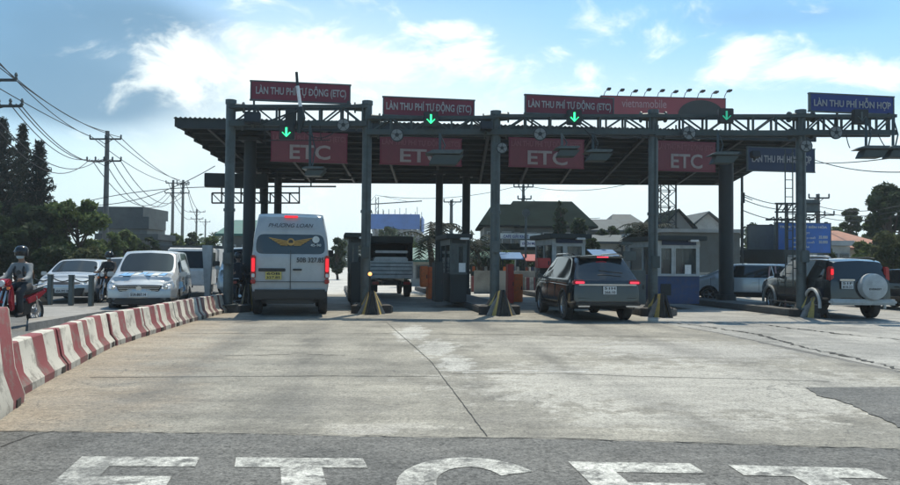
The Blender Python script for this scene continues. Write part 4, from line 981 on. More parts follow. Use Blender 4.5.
# ---------- generic car
def car(name, label, cat, loc, rz, Lg, wd, H, paintm, zb=.24, zs=.72, belt=1.0, roof_r=None, roof_f=None, cowl=None, hz0=1.05, hz1=.92, wr=.34, wb=None, glassm='tint', tailm='lamp_red', side=(1, 2, 3, 4), roofw=.78, nose=.3, crease=.35, low='grille', group=None, spokes=5, rimm='rim', trim=None, scale=1.0, tail=True):
    t = thing(name, label, cat, loc, rz, group); t.scale = (scale,) * 3
    Lr, Lf = -Lg / 2, Lg / 2
    cols = std_cols(Lr, Lf, wd / 2, H, zb, zs, belt, roof_r if roof_r is not None else Lr + .25, roof_f if roof_f is not None else .35, cowl if cowl is not None else 1.1, hz0, hz1, roofw=roofw, nose=nose)
    wy = wb or Lg * .295
    lattice_body(t, cols, LAT, .05, (.08, .14), [-wy, wy], wr, NAMES, [paintm, glassm, 'wind', glassm, tailm, 'lamp_clear', 'grille', low], tags(side=side, tail=tail), crease=crease, ww=wd / 2 - .3)
    for s in (-1, 1):
        for y in (-wy, wy): add_wheel(t, s * (wd / 2 - .125), y, wr, .23, rimm, spokes)
        add_mirror(t, s * (wd / 2 - .02), (cowl or 1.1) - .28, belt + .06, paintm, .8)
        for y in ((-.15), (.75)):
            m = MB(); m.box((s * (wd / 2 + .008), y - .25, belt - .14), (.03, .18, .03)); m.build('handle', trim or paintm, t, local=True, bevel=.008)
    for s in (-1, 1):
        m = MB(); yl = Lf - nose * .55; zc = (zs + hz1) / 2 - .01; xx = wd / 2 * .74
        m.prism([(xx - .20, zc - .07), (xx + .05, zc - .09), (xx + .13, zc + .02), (xx + .10, zc + .10), (xx - .16, zc + .03)], 'Y', yl - .12, yl + nose * .42); m.v = [(v[0] * s, v[1] - max(0, v[0] - xx) * 1.2, v[2]) for v in m.v]
        hl = m.build('headlight', 'lamp_clear', t, local=True, bevel=.012)
        m = MB(); m.lathe([(.05, 0), (.04, .012)], (s * (xx - .03), yl + nose * .42, zc), 'Y', 14); m.build('reflector', 'chrome', hl, local=True)
    for s in (-1, 1):                        # dark pillars between the side windows are the frame; seams of the doors
        for y in (-.55, .35, (cowl or 1.1) - .15):
            m = MB(); m.box((s * wd / 2 * 1.0, y, (zs + belt) / 2 - .1), (.012, .012, belt - zb - .25)); m.build('door_seam', 'ink', t, local=True)
    return t
def rel(t, dx, dy, z): return (dx, dy, z)

# ---------- dark SUV in the centre right lane
b1, b2 = G(574, 322), G(630, 322); sc = (b1 + b2) / 2
yawS = R(6)
Ls, Ws, Hs = 4.65, 1.82, 1.68
ctr = sc + Vector((-math.sin(yawS), math.cos(yawS), 0)) * 2.05 + Vector((.05, .1, 0))
suv = car('parked_suv', 'black SUV with red tail lights seen from behind on the right lane', 'car', ctr, yawS, Ls, Ws, Hs, 'suv_black', zb=.28, zs=.74, belt=1.06, roof_r=-1.80, roof_f=.45, cowl=1.2, hz0=1.12, hz1=1.0, wr=.385, tailm='lamp_red', roofw=.72, crease=.46, tail=False)
Yr = -Ls / 2
for s in (-1, 1):
    m = MB(); m.box((s * .72, Yr + .02, 1.02), (.36, .14, .12), taper=.8); q = m.build('tail_light', 'lamp_red', suv, local=True, bevel=.03); m = MB(); m.box((s * .71, Yr - .055, 1.01), (.24, .03, .05)); m.build('lit_bulb', 'lamp_pink_on', q, local=True, bevel=.012)
    m = MB(); m.tube([(s * .62, -1.6, Hs + .02), (s * .64, -1.35, Hs + .07), (s * .65, .1, Hs + .07), (s * .62, .4, Hs + .02)], .022, 8); m.build('roof_rail', 'chrome', suv, local=True, smooth=True)
    m = MB(); m.box((s * .62, Yr - .10, .42), (.30, .04, .05)); m.build('exhaust_trim', 'chrome', suv, local=True, bevel=.01)
m = MB(); m.box((0, Yr + .52, Hs - .02), (1.22, .34, .045)); m.build('spoiler', 'suv_black', suv, local=True, bevel=.015)
m = MB(); m.box((0, Yr + .345, Hs - .02), (.30, .03, .035)); m.build('brake_light', 'lamp_pink_on', suv, local=True)
m = MB(); m.box((0, Yr - .085, .955), (1.5, .03, .035)); m.build('chrome_strip', 'chrome', suv, local=True, bevel=.006)
plate(suv, (0.05, Yr - .10, .82), .34, .20, ['51H', '266.10'])
m = MB(); m.box((0, Yr - .09, .47), (1.7, .12, .07)); m.build('bumper_step', 'grille', suv, local=True, bevel=.02)
m = MB(); m.box((.12, Yr + .06, 1.28), (.62, .02, .03), rot=Euler((0, R(6), 0))); m.build('wiper', 'ink', suv, local=True)

for s in (-1, 1):                                    # flared arches, lower cladding, creases
    for wy in (-4.65 * .295, 4.65 * .295):
        m = MB(); m.tube([(s * .895, wy + .43 * math.cos(R(a)), .385 + .43 * math.sin(R(a))) for a in range(-12, 193, 17)], .028, 8); m.build('wheel_arch_trim', 'grille', suv, local=True, smooth=True)
    m = MB(); m.box((s * .90, 0, .36), (.05, 1.9, .10)); m.build('sill_trim', 'grille', suv, local=True, bevel=.015)
    m = MB(); m.tube([(s * .91, -1.9, .93), (s * .925, -.4, .95), (s * .915, 1.2, .93)], .008, 6); m.build('window_line', 'chrome', suv, local=True)
m = MB(); m.box((0, Yr - .045, .62), (1.5, .02, .012)); m.build('tailgate_seam', 'ink', suv, local=True)
# ---------- dark SUV with covered spare wheel on the far right
b1, b2 = G(824, 319), G(884, 318.5); yawE = R(1)
cE = Vector(((b1.x + b2.x) / 2 - .10, (b1.y + b2.y) / 2, 0)) + Vector((-math.sin(yawE), math.cos(yawE), 0)) * 1.75
ev = car('parked_suv', 'dark SUV with a pale covered spare wheel on its tailgate, far right', 'car', cE, yawE, 4.5, 1.78, 1.66, 'suv_dark', zb=.36, zs=.80, belt=1.10, roof_r=-2.08, roof_f=.40, cowl=1.0, hz0=1.16, hz1=1.05, wr=.37, roofw=.80, crease=.62, spokes=6, wb=1.38, tail=False)
Yr = -2.25
m = MB(); m.lathe([(.30, -.14), (.345, -.12), (.365, -.04), (.365, .1)], (.24, Yr - .16, .92), 'Y', 32); sp = m.build('spare_wheel_cover', 'offwhite', ev, local=True, smooth=True)
tm = moved(text_mesh('EVEREST', .34, .05, bold=.02, depth=.003), (.24, Yr - .303, .86)); tm.build('lettering', 'grille', sp, local=True)
for s in (-1, 1):
    m = MB(); m.box((s * .77, Yr + .13, 1.27), (.16, .2, .40), taper=.85); q = m.build('tail_light', 'lamp_red', ev, local=True, bevel=.03)
    if s < 0: m = MB(); m.box((s * .77, Yr + .03, 1.32), (.08, .02, .16)); m.build('lit_bulb', 'lamp_red_on', q, local=True, bevel=.01)
    m = MB()
    for k in range(12):
        pass
    for wy in (-1.38, 1.38):
        m = MB(); pts = [(s * .915, wy + .45 * math.cos(R(a)), .37 + .45 * math.sin(R(a))) for a in range(-10, 191, 20)]; m.tube(pts, .045, 8); m.build('wheel_arch_trim', 'discface' if wy > 0 else 'offwhite', ev, local=True, smooth=True)
    m = MB(); m.tube([(s * .66, -1.8, 1.66 + .03), (s * .68, -1.5, 1.72), (s * .68, .1, 1.72), (s * .66, .4, 1.66)], .022, 8); m.build('roof_rail', 'darksteel', ev, local=True, smooth=True)
    m = MB(); m.box((s * .96, 0, .36), (.16, 1.7, .05)); m.build('running_board', 'darksteel', ev, local=True, bevel=.015)
m = MB(); m.box((0, Yr - .10, .50), (1.84, .2, .16)); m.build('rear_bumper', 'offwhite', ev, local=True, bevel=.05)
plate(ev, (-.42, Yr - .10, .96), .32, .20, ['51F', '810.22'])
m = MB(); m.box((-.42, Yr - .10, 1.10), (.42, .03, .05)); m.build('handle_trim', 'chrome', ev, local=True, bevel=.01)

# ---------- silver-white people carrier on the left facing us
def faced(px, py, off, yaw, Lg):
    g = G(px, py); d = Vector((-math.sin(yaw), math.cos(yaw), 0)); return g - d * (Lg / 2) * off
yawI = R(180 + 13)
Lg = 4.5
gI = P(140, 309.5, 20.3); gI.z = 0; fI = Vector((-math.sin(yawI), math.cos(yawI), 0))
inn = car('people_carrier', 'white people carrier with a blue striped bonnet facing us beyond the striped barriers', 'car', gI - fI * (Lg / 2 - .15), yawI, Lg, 1.80, 1.72, 'car_white', zb=.24, zs=.70, belt=1.02, roof_r=-2.0, roof_f=.45, cowl=1.28, hz0=1.10, hz1=.90, wr=.32, roofw=.80, crease=.5, nose=.35)
Yf = Lg / 2
plate(inn, (0, Yf + .16, .56), .46, .12, ['51A-867.14'], face=1)
Yg = Yf + .115
m = MB(); m.prism([(-.52, .30), (.52, .30), (.66, .37), (.56, .46), (-.56, .46), (-.66, .37)], 'Y', Yf - .1, Yg + .02); m.build('air_intake', 'grille', inn, local=True, bevel=.012)
m = MB(); m.prism([(-.50, .64), (.50, .64), (.58, .80), (-.58, .80)], 'Y', Yf - .2, Yf + .085); m.build('radiator_grille', 'grille', inn, local=True, bevel=.012)
for k in range(3):
    m = MB(); m.box((0, Yf + .09, .675 + k * .045), (.98 + k * .05, .02, .014)); m.build('grille_bar', 'chrome', inn, local=True)
m = MB(); m.lathe([(.07, -.01), (.07, .01)], (0, Yf + .105, .72), 'Y', 20); m.build('badge', 'chrome', inn, local=True)
for s in (-1, 1):
    m = MB(); m.lathe([(.075, -.10), (.07, .01)], (s * .74, Yf + .02, .40), 'Y', 16); m.build('fog_light', 'grille', inn, local=True)
    m = MB(); m.prism([(.56, .66), (.80, .62), (.86, .80), (.80, .93), (.62, .83)], 'Y', Yf - .35, Yf + .07); m.v = [(v[0] * s, v[1] - max(0, v[0] - .56) * .75 - max(0, v[2] - .66) * .5, v[2]) for v in m.v]; m.build('headlight', 'lamp_clear', inn, local=True, bevel=.015)
    m = MB(); m.lathe([(.06, -.01), (.045, .015)], (s * .66, Yf + .01, .73), 'Y', 14); m.build('reflector', 'chrome', inn, local=True)
rr = random.Random(5)
for k in range(7):                           # flowing coloured decals on the bonnet and the wing
    x = -.62 + k * .17; m = MB(); y0 = 1.50 + .05 * (k % 3); z = lambda y: 1.165 - (y - 1.35) * .165
    w0 = .10 + .04 * (k % 2)
    pts = [(x, y0), (x + w0, y0 + .02), (x + w0 + .12, y0 + .35), (x + .05, y0 + .38)]
    m.add([(a, b, z(b) - abs(a) ** 2 * .06) for a, b in pts], [(0, 1, 2, 3)]); m.add([(a, b, z(b) - .01 - abs(a) ** 2 * .06) for a, b in pts], [(0, 1, 2, 3)])
    m.build('bonnet_decal', 'sticker_blue' if k not in (1, 4) else 'sticker_pale', inn, local=True)
for k, (y, z_, l_, h_) in enumerate(((.55, .72, .8, .16), (-.35, .80, .7, .2), (-.1, .60, .5, .1))):
    m = MB(); m.prism([(y, z_), (y + l_, z_ - .04), (y + l_ - .12, z_ + h_), (y + .1, z_ + h_ * .8)], 'X', -.918, -.908); m.build('door_decal', 'sticker_blue' if k != 1 else 'sticker_pale', inn, local=True)
m = MB(); m.box((0.35, 1.42, 1.16), (.6, .02, .015), rot=Euler((0, 0, R(4)))); m.build('wiper', 'ink', inn, local=True)

# ---------- white sedan behind the railing
yawX = R(180 + 12); Lg = 4.4; gI = G(74, 306.5); fI = Vector((-math.sin(yawX), math.cos(yawX), 0))
gX = P(66, 300, 25.5); gX.z = 0; fI = Vector((-math.sin(yawX), math.cos(yawX), 0))
sed = car('parked_sedan', 'low white car parked behind the grey railing on the far left', 'car', gX - fI * (Lg / 2 - .3), yawX, Lg, 1.86, 1.46, 'car_white', zb=.2, zs=.62, belt=.92, roof_r=-1.5, roof_f=.30, cowl=1.15, hz0=.98, hz1=.80, wr=.33, roofw=.74, crease=.3, nose=.4)
plate(sed, (0, 2.36, .42), .46, .12, ['60A-392.18'], face=1)
m = MB(); m.prism([(-.55, .24), (.55, .24), (.68, .52), (-.68, .52)], 'Y', 2.1, 2.30); m.build('air_intake', 'grille', sed, local=True, bevel=.02)
for s in (-1, 1):
    m = MB(); m.lathe([(.10, -.03), (.08, .03)], (s * .72, 2.12, .36), 'Y', 16); m.build('fog_light', 'grille', sed, local=True)
# ---------- silver car whose corner shows between the rider in black and the people carrier
gX = P(112, 300, 32); gX.z = 0; yaw3 = R(180 + 10); fI = Vector((-math.sin(yaw3), math.cos(yaw3), 0))
car('parked_car', 'silver car half hidden between the low white car and the people carrier', 'car', gX - fI * 2, yaw3, 4.3, 1.76, 1.55, 'car_silver', belt=.98, roof_r=-1.6, roof_f=.3, cowl=1.1, hz0=1.0, hz1=.85)

# ---------- white compact MPV beyond the far right lane
yawM = R(63); gM = P(746, 300, 29.5); gM.z = 0
mp_ = car('compact_mpv', 'white compact car with open dark rear quarter, left of the pink railings', 'car', gM, yawM, 4.3, 1.74, 1.50, 'car_white', belt=.96, roof_r=-1.85, roof_f=.55, cowl=1.35, hz0=1.05, hz1=.86, wr=.32, crease=.35, roofw=.80)
# dark car at the right picture edge, black car behind the pink rails
gM = P(908, 300, 26); gM.z = 0
car('parked_car', 'dark car cut off by the right picture edge beside the spare wheel', 'car', gM, R(15), 4.4, 1.8, 1.38, 'suv_black', belt=.93, roof_r=-1.7, roof_f=.3, cowl=1.1, hz0=.98, hz1=.85)

# ---------- trucks and vans further away
def small_truck(name, label, loc, rz, Wd, bedz, bedh, Lb, H, cargo='open', cabm='offwhite', boxm='steel'):
    t = thing(name, label, 'truck', loc, rz)
    m = MB(); m.box((-.38, 0, .62), (.09, Lb + 2, .16)); m.box((.38, 0, .62), (.09, Lb + 2, .16))
    for y in (-Lb / 2 + .3, 0, Lb / 2): m.box((0, y, .62), (.68, .1, .12))
    m.box((0, -Lb / 2 - .05, .58), (Wd * .9, .1, .16)); m.build('chassis', 'grille', t, local=True)
    yb = -.2
    m = MB()
    if cargo == 'open':
        m.box((0, yb, bedz), (Wd, Lb, .1))
        for y, tall in ((yb - Lb / 2 + .03, 0), (yb + Lb / 2 - .03, 0)): m.box((0, y, bedz + bedh / 2 + .05), (Wd, .05, bedh))
        for x in (-Wd / 2 + .025, Wd / 2 - .025): m.box((x, yb, bedz + bedh / 2 + .05), (.05, Lb - .14, bedh))
        m.build('cargo_bed', boxm, t, local=True, bevel=.008)
        for k in range(4):
            m = MB(); m.box((0, yb - Lb / 2 - .003, bedz + .12 + bedh * k / 4), (Wd * .96, .03, .025)); m.build('bed_rib', 'darksteel', t, local=True)
        m = MB()
        for x in (-Wd / 2 + .04, Wd / 2 - .04):
            for y in (yb - Lb / 2 + .05, yb, yb + Lb / 2 - .05): m.bar((x, y, bedz + bedh), (x, y, H - .35), .05)
        m.box((0, yb, H - .15), (Wd, Lb, .28)); m.build('tarp_frame', 'darksteel', t, local=True, bevel=.06)
        m = MB(); m.box((0, yb + Lb / 2 - .08, (bedz + H) / 2), (Wd * .98, .04, H - bedz - .2))
        for x in (-1, 1): m.box((x * (Wd / 2 - .01), yb + .15, (bedz + bedh + H) / 2), (.03, Lb - .3, H - bedz - bedh - .1))
        m.build('tarp', 'darksteel', t, local=True)
        m = MB(); m.bar((-Wd * .40, yb - Lb / 2 + .12, H - .66), (Wd * .40, yb - Lb / 2 + .12, H - .66), .11); m.box((0, yb - .3, bedz + bedh * .95), (Wd * .8, Lb * .6, .5)); m.build('load', 'white', t, local=True, bevel=.05)
    else:
        m.box((0, yb, (bedz + H) / 2), (Wd, Lb, H - bedz)); m.build('cargo_box', boxm, t, local=True, bevel=.03)
        for x in (-Wd / 4, Wd / 4):
            m = MB(); m.box((x, yb - Lb / 2 - .015, (bedz + H) / 2), (Wd / 2 - .06, .03, H - bedz - .1)); m.build('rear_door', boxm, t, local=True, bevel=.01)
    # cab
    Yc = yb + Lb / 2 + .1; cw = Wd * .46; ct = min(H, 2.0)
    prof = [(Yc, .45), (Yc + 1.55, .45), (Yc + 1.6, 1.05), (Yc + 1.3, ct - .05), (Yc + 1.1, ct), (Yc, ct)]
    m = MB(); m.prism(prof, 'X', -cw, cw); m.build('cab', cabm, t, local=True, bevel=.05)
    m = MB(); m.prism([(Yc + 1.565, 1.16), (Yc + 1.585, 1.16), (Yc + 1.36, ct - .14), (Yc + 1.34, ct - .14)], 'X', -cw * .88, cw * .88); m.build('windscreen', 'wind', t, local=True)
    for s in (-1, 1):
        m = MB(); m.prism([(Yc + .35, 1.15), (Yc + 1.4, 1.15), (Yc + 1.22, ct - .18), (Yc + .35, ct - .18)], 'X', s * cw, s * (cw + .008)); m.build('side_window', 'tint', t, local=True)
        m = MB(); m.box((s * cw * .78, Yc + 1.60, .80), (.3, .05, .18)); m.build('headlight', 'lamp_clear', t, local=True, bevel=.02)
        m = MB(); m.box((s * Wd * .36, -Lb / 2 - .12, .60), (.28, .05, .12)); m.build('tail_light', 'lamp_red', t, local=True, bevel=.01)
        add_wheel(t, s * (Wd / 2 - .16), -Lb / 2 + .7, .36, .26, 'offwhite'); add_wheel(t, s * (cw - .14), Yc + .9, .36, .2, 'offwhite')
        m = MB(); m.box((s * (Wd / 2 - .18), -Lb / 2 + .16, .42), (.34, .02, .42)); m.build('mud_flap', 'rubber', t, local=True)
    add_mirror(t, cw + .05, Yc + 1.4, 1.35, 'black', 1.2); add_mirror(t, -cw - .05, Yc + 1.4, 1.35, 'black', 1.2)
    return t
g = G(391, 297.5); small_truck('small_truck', 'small tarp covered truck seen from behind in the lane right of the second post', g + D * 1.6, HEAD, 1.80, .85, .62, 3.0, P(391, 236, g.y).z, 'open', 'offwhite', 'truckbed')
gq = P(205, 300, 31); gq.z = 0; small_truck('box_truck', 'white box truck facing us behind the people carrier on the left road', gq + Vector((-1, 2.5, 0)), R(189), 1.9, .8, .5, 3.2, P(200, 248, 31).z, 'box', 'white', 'white')
gq = P(231, 300, 27.5); gq.z = 0
lv = car('parked_van', 'dull white van facing us behind the first gantry post', 'van', gq + Vector((0, 2.3, 0)), R(189), 4.6, 1.75, 1.95, 'car_silver', belt=1.15, roof_r=-2.2, roof_f=1.25, cowl=1.85, hz0=1.22, hz1=1.02, wr=.32, roofw=.85, crease=.6, nose=.2)
gq = P(705, 262, 44); gq.z = 0; small_truck('box_truck', 'pale box truck far off behind the right canopy column', gq, R(80), 1.9, .8, .5, 3.4, 2.5, 'box', 'offwhite', 'offwhite')
gq = P(776, 262, 40); gq.z = 0
small_truck('small_truck', 'white small truck cab showing between the pink railings and the blue billboard', gq, R(205), 1.8, .8, .6, 3.0, 2.3, 'open', 'offwhite', 'blue')
# ================================================================ striped concrete barriers along the median
def stripe_mat(name, per=.52, ph=0.0, red=(.21, .05, .052)):
    m = bpy.data.materials.new(name); m.use_nodes = True; t = m.node_tree; b = t.nodes['Principled BSDF']; l = t.links.new
    tc = N(t, 'ShaderNodeTexCoord'); sp = N(t, 'ShaderNodeSeparateXYZ'); l(tc.outputs['Object'], sp.inputs[0])
    nz = N(t, 'ShaderNodeTexNoise'); nz.inputs['Scale'].default_value = 9; nz.inputs['Detail'].default_value = 6; l(tc.outputs['Object'], nz.inputs[0])
    y = mth(t, 'ADD', sp.outputs[1], mth(t, 'MULTIPLY_ADD', nz.outputs['Fac'], .03, -.015 + ph))
    fr = mth(t, 'FRACT', mth(t, 'DIVIDE', mth(t, 'ADD', y, 20.0), per)); st = mth(t, 'LESS_THAN', fr, .47)
    mx = N(t, 'ShaderNodeMix', data_type='RGBA'); l(st, mx.inputs[0]); mx.inputs[6].default_value = (.52, .485, .41, 1); mx.inputs[7].default_value = (*red, 1)
    oi = N(t, 'ShaderNodeObjectInfo')
    ad = N(t, 'ShaderNodeVectorMath', operation='ADD'); l(tc.outputs['Object'], ad.inputs[0]); l(oi.outputs['Location'], ad.inputs[1])
    g = N(t, 'ShaderNodeTexNoise'); g.inputs['Scale'].default_value = 4.5; g.inputs['Detail'].default_value = 10; g.inputs['Roughness'].default_value = .72; l(ad.outputs[0], g.inputs[0])
    r = N(t, 'ShaderNodeMapRange'); l(g.outputs['Fac'], r.inputs[0]); r.inputs[1].default_value = .50; r.inputs[2].default_value = .60; r.inputs[4].default_value = .6
    low = N(t, 'ShaderNodeMapRange'); l(sp.outputs[2], low.inputs[0]); low.inputs[1].default_value = .22; low.inputs[2].default_value = .0; low.inputs[4].default_value = .55
    k = mth(t, 'MINIMUM', mth(t, 'ADD', r.outputs[0], mth(t, 'MULTIPLY', low.outputs[0], g.outputs['Fac'])), .9)
    d = N(t, 'ShaderNodeMix', data_type='RGBA'); l(k, d.inputs[0]); l(mx.outputs[2], d.inputs[6]); d.inputs[7].default_value = (.17, .15, .125, 1)
    l(d.outputs[2], b.inputs['Base Color']); b.inputs['Roughness'].default_value = .8
    bp = N(t, 'ShaderNodeBump'); bp.inputs['Strength'].default_value = .5; bp.inputs['Distance'].default_value = .012; l(g.outputs['Fac'], bp.inputs['Height']); l(bp.outputs[0], b.inputs['Normal'])
    return m
M['stripes'] = stripe_mat('red and white barrier paint', .95); M['stripes2'] = stripe_mat('faded barrier paint', .72, .2, (.20, .05, .055)); M['stripes3'] = stripe_mat('faded dark barrier paint', .60, .1, (.13, .055, .06))
def barrier(a, b, H, Wd, m_, label, gap=.03, tilt=0.0):
    """a, b: ends of the foot line on the road side"""
    a, b = Vector(a), Vector(b); d = (b - a).normalized(); n = Vector((d.y, -d.x, 0)); L_ = (b - a).length - gap
    c = (a + b) / 2 - n * Wd / 2; hw = Wd / 2; tw = hw * .34
    prof = [(-hw, .0), (hw, 0), (hw, .09), (hw * .62, .26 * H / .7), (tw, H * .97), (tw * .8, H), (-tw * .8, H), (-tw, H * .97), (-hw * .62, .26 * H / .7), (-hw, .09)]
    m = MB(); rr = random.Random(int(a.y * 100)); n_ = 6
    rings = []
    for k in range(n_ + 1):
        y = -L_ / 2 + L_ * k / n_; rings.append([(x * (1 + rr.uniform(-.012, .012)), y, z + (rr.uniform(-.006, .006) if z > .1 else 0)) for x, z in prof])
    vs = [p for r_ in rings for p in r_]; q = len(prof)
    fs = [(k * q + i, k * q + (i + 1) % q, (k + 1) * q + (i + 1) % q, (k + 1) * q + i) for k in range(n_) for i in range(q)] + [tuple(range(q - 1, -1, -1)), tuple(n_ * q + i for i in range(q))]
    m.add(vs, fs); o = m.build('striped_barrier', m_, None, local=True, bevel=.0)
    o.location = c; o.rotation_euler = (R(tilt), 0, math.atan2(-d.x, d.y)); smooth_by_angle(o.data, 30)
    # slot under the middle
    tag(o, label, 'barrier', 'striped concrete barriers along the median')
    h = MB(); 
    for s in (-1, 1): h.box((s * .0 + hw - .018, s * L_ * .36, .045), (.05, .16, .085))
    h2 = MB(); h2.box((hw - .016, L_ * .40, .045), (.05, .16, .08)); h2.build('lifting_slot', 'black', o, local=True)
    return o
ordn = ['nearest low', 'second low', 'third', 'fourth', 'fifth', 'sixth', 'seventh', 'eighth', 'ninth', 'tenth', 'eleventh', 'twelfth']
barrier(G(-70, 474), G(25, 402), 1.0, .50, 'stripes', 'tall wide striped barrier cut off by the left picture edge, nearest of the row')
foot = [G(20, 398), G(69, 371), G(93, 358), G(116, 346), G(134, 340), G(149, 335.5), G(164, 331), G(180, 326), G(192, 322), G(203, 319), G(214, 316), G(224, 313.5), G(236, 311)]
names_b = ['first low striped barrier behind the tall one at the left edge', 'second low striped barrier counting from the left edge, with three wide red bands', 'third low striped barrier counting from the left edge',
    'fourth low striped barrier counting from the left edge', 'fifth low striped barrier from the left edge, below the people carrier', 'sixth low striped barrier counting from the left edge', 'seventh low striped barrier counting from the left edge',
    'eighth low striped barrier counting from the left edge', 'fifth faded barrier counting back from the white van', 'fourth faded barrier counting back from the white van', 'third faded barrier counting back from the white van', 'last faded striped barrier beside the first gantry post']
rj = random.Random(4)
for i in range(len(foot) - 1):
    a, b = foot[i], foot[i + 1]
    if i == 11: lab = names_b[11]
    elif i == 10: lab = 'second faded barrier counting back from the first gantry post'
    elif i == 9: lab = 'third faded barrier counting back from the first gantry post'
    elif i == 8: lab = 'fourth faded barrier counting back from the first gantry post'
    else: lab = names_b[i]
    jj = Vector((rj.uniform(-.015, .015), 0, 0)); barrier(a + jj, b + jj + Vector((rj.uniform(-.015, .015), 0, 0)), .57 - i * .005, .46, 'stripes' if i < 3 else ('stripes2' if i < 7 else 'stripes3'), lab, gap=.02)

# median kerb, left pavement and its railing
kb = [G(-40, 347), G(30, 330), G(70, 322), G(112, 315)]
m = MB()
for a, b in zip(kb[:-1], kb[1:]): m.bar(a + Vector((0, 0, .06)), b + Vector((0, 0, .06)), .22, .16)
e = P(60, 319, 18.5)
def raised(name, pts, z0, z1, m_):
    mm = MB(); n = len(pts); mm.add([(p[0], p[1], z0) for p in pts] + [(p[0], p[1], z1) for p in pts], [tuple(range(n, 2 * n))] + [(i, (i + 1) % n, n + (i + 1) % n, n + i) for i in range(n)])
    o = mm.build(name, m_, None); o['kind'] = 'structure'; return o
p1_, p2_ = G(28, 331), G(105, 317); p3_ = G(112, 307.5); p4_ = G(30, 312.5)
raised('median_kerb', [p1_, p2_, G(150, 317.5), G(150, 311), p4_], -.01, .16, 'concrete')
bars = [(50, 303, 285), (71, 303, 285), (91, 303, 285), (30, 304, 286), (9, 305, 286)]
rt = thing('post_railing', 'low grey post and rail fence in front of the low white car', 'fence', G(70, 314))
Zr = 21.5
for px, yb, yt in bars:
    b = P(px, 300, Zr + (70 - px) * .01); m = MB(); m.box((b.x, b.y, .16 + .42), (.12, .12, .84)); m.box((b.x, b.y, 1.02), (.14, .14, .04)); m.build('post', 'steel', rt, bevel=.01)
for (xa, xb) in ((9, 30), (30, 50), (50, 71), (71, 91)):
    a, b = P(xa, 300, Zr + (70 - xa) * .01), P(xb, 300, Zr + (70 - xb) * .01)
    m = MB(); m.tube([(a.x + (b.x - a.x) * k / 8, a.y, .98 - .14 * math.sin(math.pi * k / 8)) for k in range(9)], .018, 6); m.build('chain', 'darksteel', rt)

# ================================================================ people and motorbikes
def skin(name, chains, m_, parent, sub=2, loc=None):
    key = {}; vs = []; rs = []; es = []
    for ch in chains:
        prev = None
        for x, y, z, r in ch:
            k = (round(x, 4), round(y, 4), round(z, 4))
            if k not in key: key[k] = len(vs); vs.append((x, y, z)); rs.append(r)
            i = key[k]
            if prev is not None and prev != i: es.append((prev, i))
            prev = i
    me = bpy.data.meshes.new(name); me.from_pydata(vs, es, []); o = bpy.data.objects.new(name, me); C.objects.link(o)
    o.modifiers.new('k', 'SKIN').use_smooth_shade = True
    for i, r in enumerate(rs):
        rr = r if isinstance(r, tuple) else (r, r); me.skin_vertices[0].data[i].radius = rr; me.skin_vertices[0].data[i].use_root = (i == 0)
    s = o.modifiers.new('s', 'SUBSURF'); s.levels = sub; s.render_levels = sub; bpy.context.view_layer.update()
    nm = bpy.data.meshes.new_from_object(o.evaluated_get(bpy.context.evaluated_depsgraph_get())); C.objects.unlink(o); bpy.data.objects.remove(o)
    nm.materials.clear(); nm.materials.append(M[m_]); nm.polygons.foreach_set('use_smooth', [True] * len(nm.polygons))
    ob = bpy.data.objects.new(name, nm); C.objects.link(ob); ob.parent = parent; return ob
M['skin'] = mat('skin', (.30, .17, .11), .55, 0, .08)
M['shirt_grey'] = mat('grey shirt', (.20, .215, .22), .85, 0, .2, 8, .3, 20); M['trousers'] = mat('dark trousers', (.025, .027, .03), .85, 0, .25, 8, .3, 20)
M['cloth_black'] = mat('black jacket', (.018, .019, .022), .8, 0, .25, 8, .3, 20); M['helmet'] = mat('black helmet', (.015, .016, .018), .2, 0, .1)
M['mask'] = mat('face mask', (.42, .50, .52), .8, 0, .1); M['vest'] = mat('dark strap', (.03, .03, .033), .8)
M['bike_red'] = paint('bike red', (.32, .012, .02), .25, .1); M['bike_black'] = mat('bike black', (.014, .014, .015), .4); M['seat'] = mat('seat vinyl', (.02, .02, .02), .6)
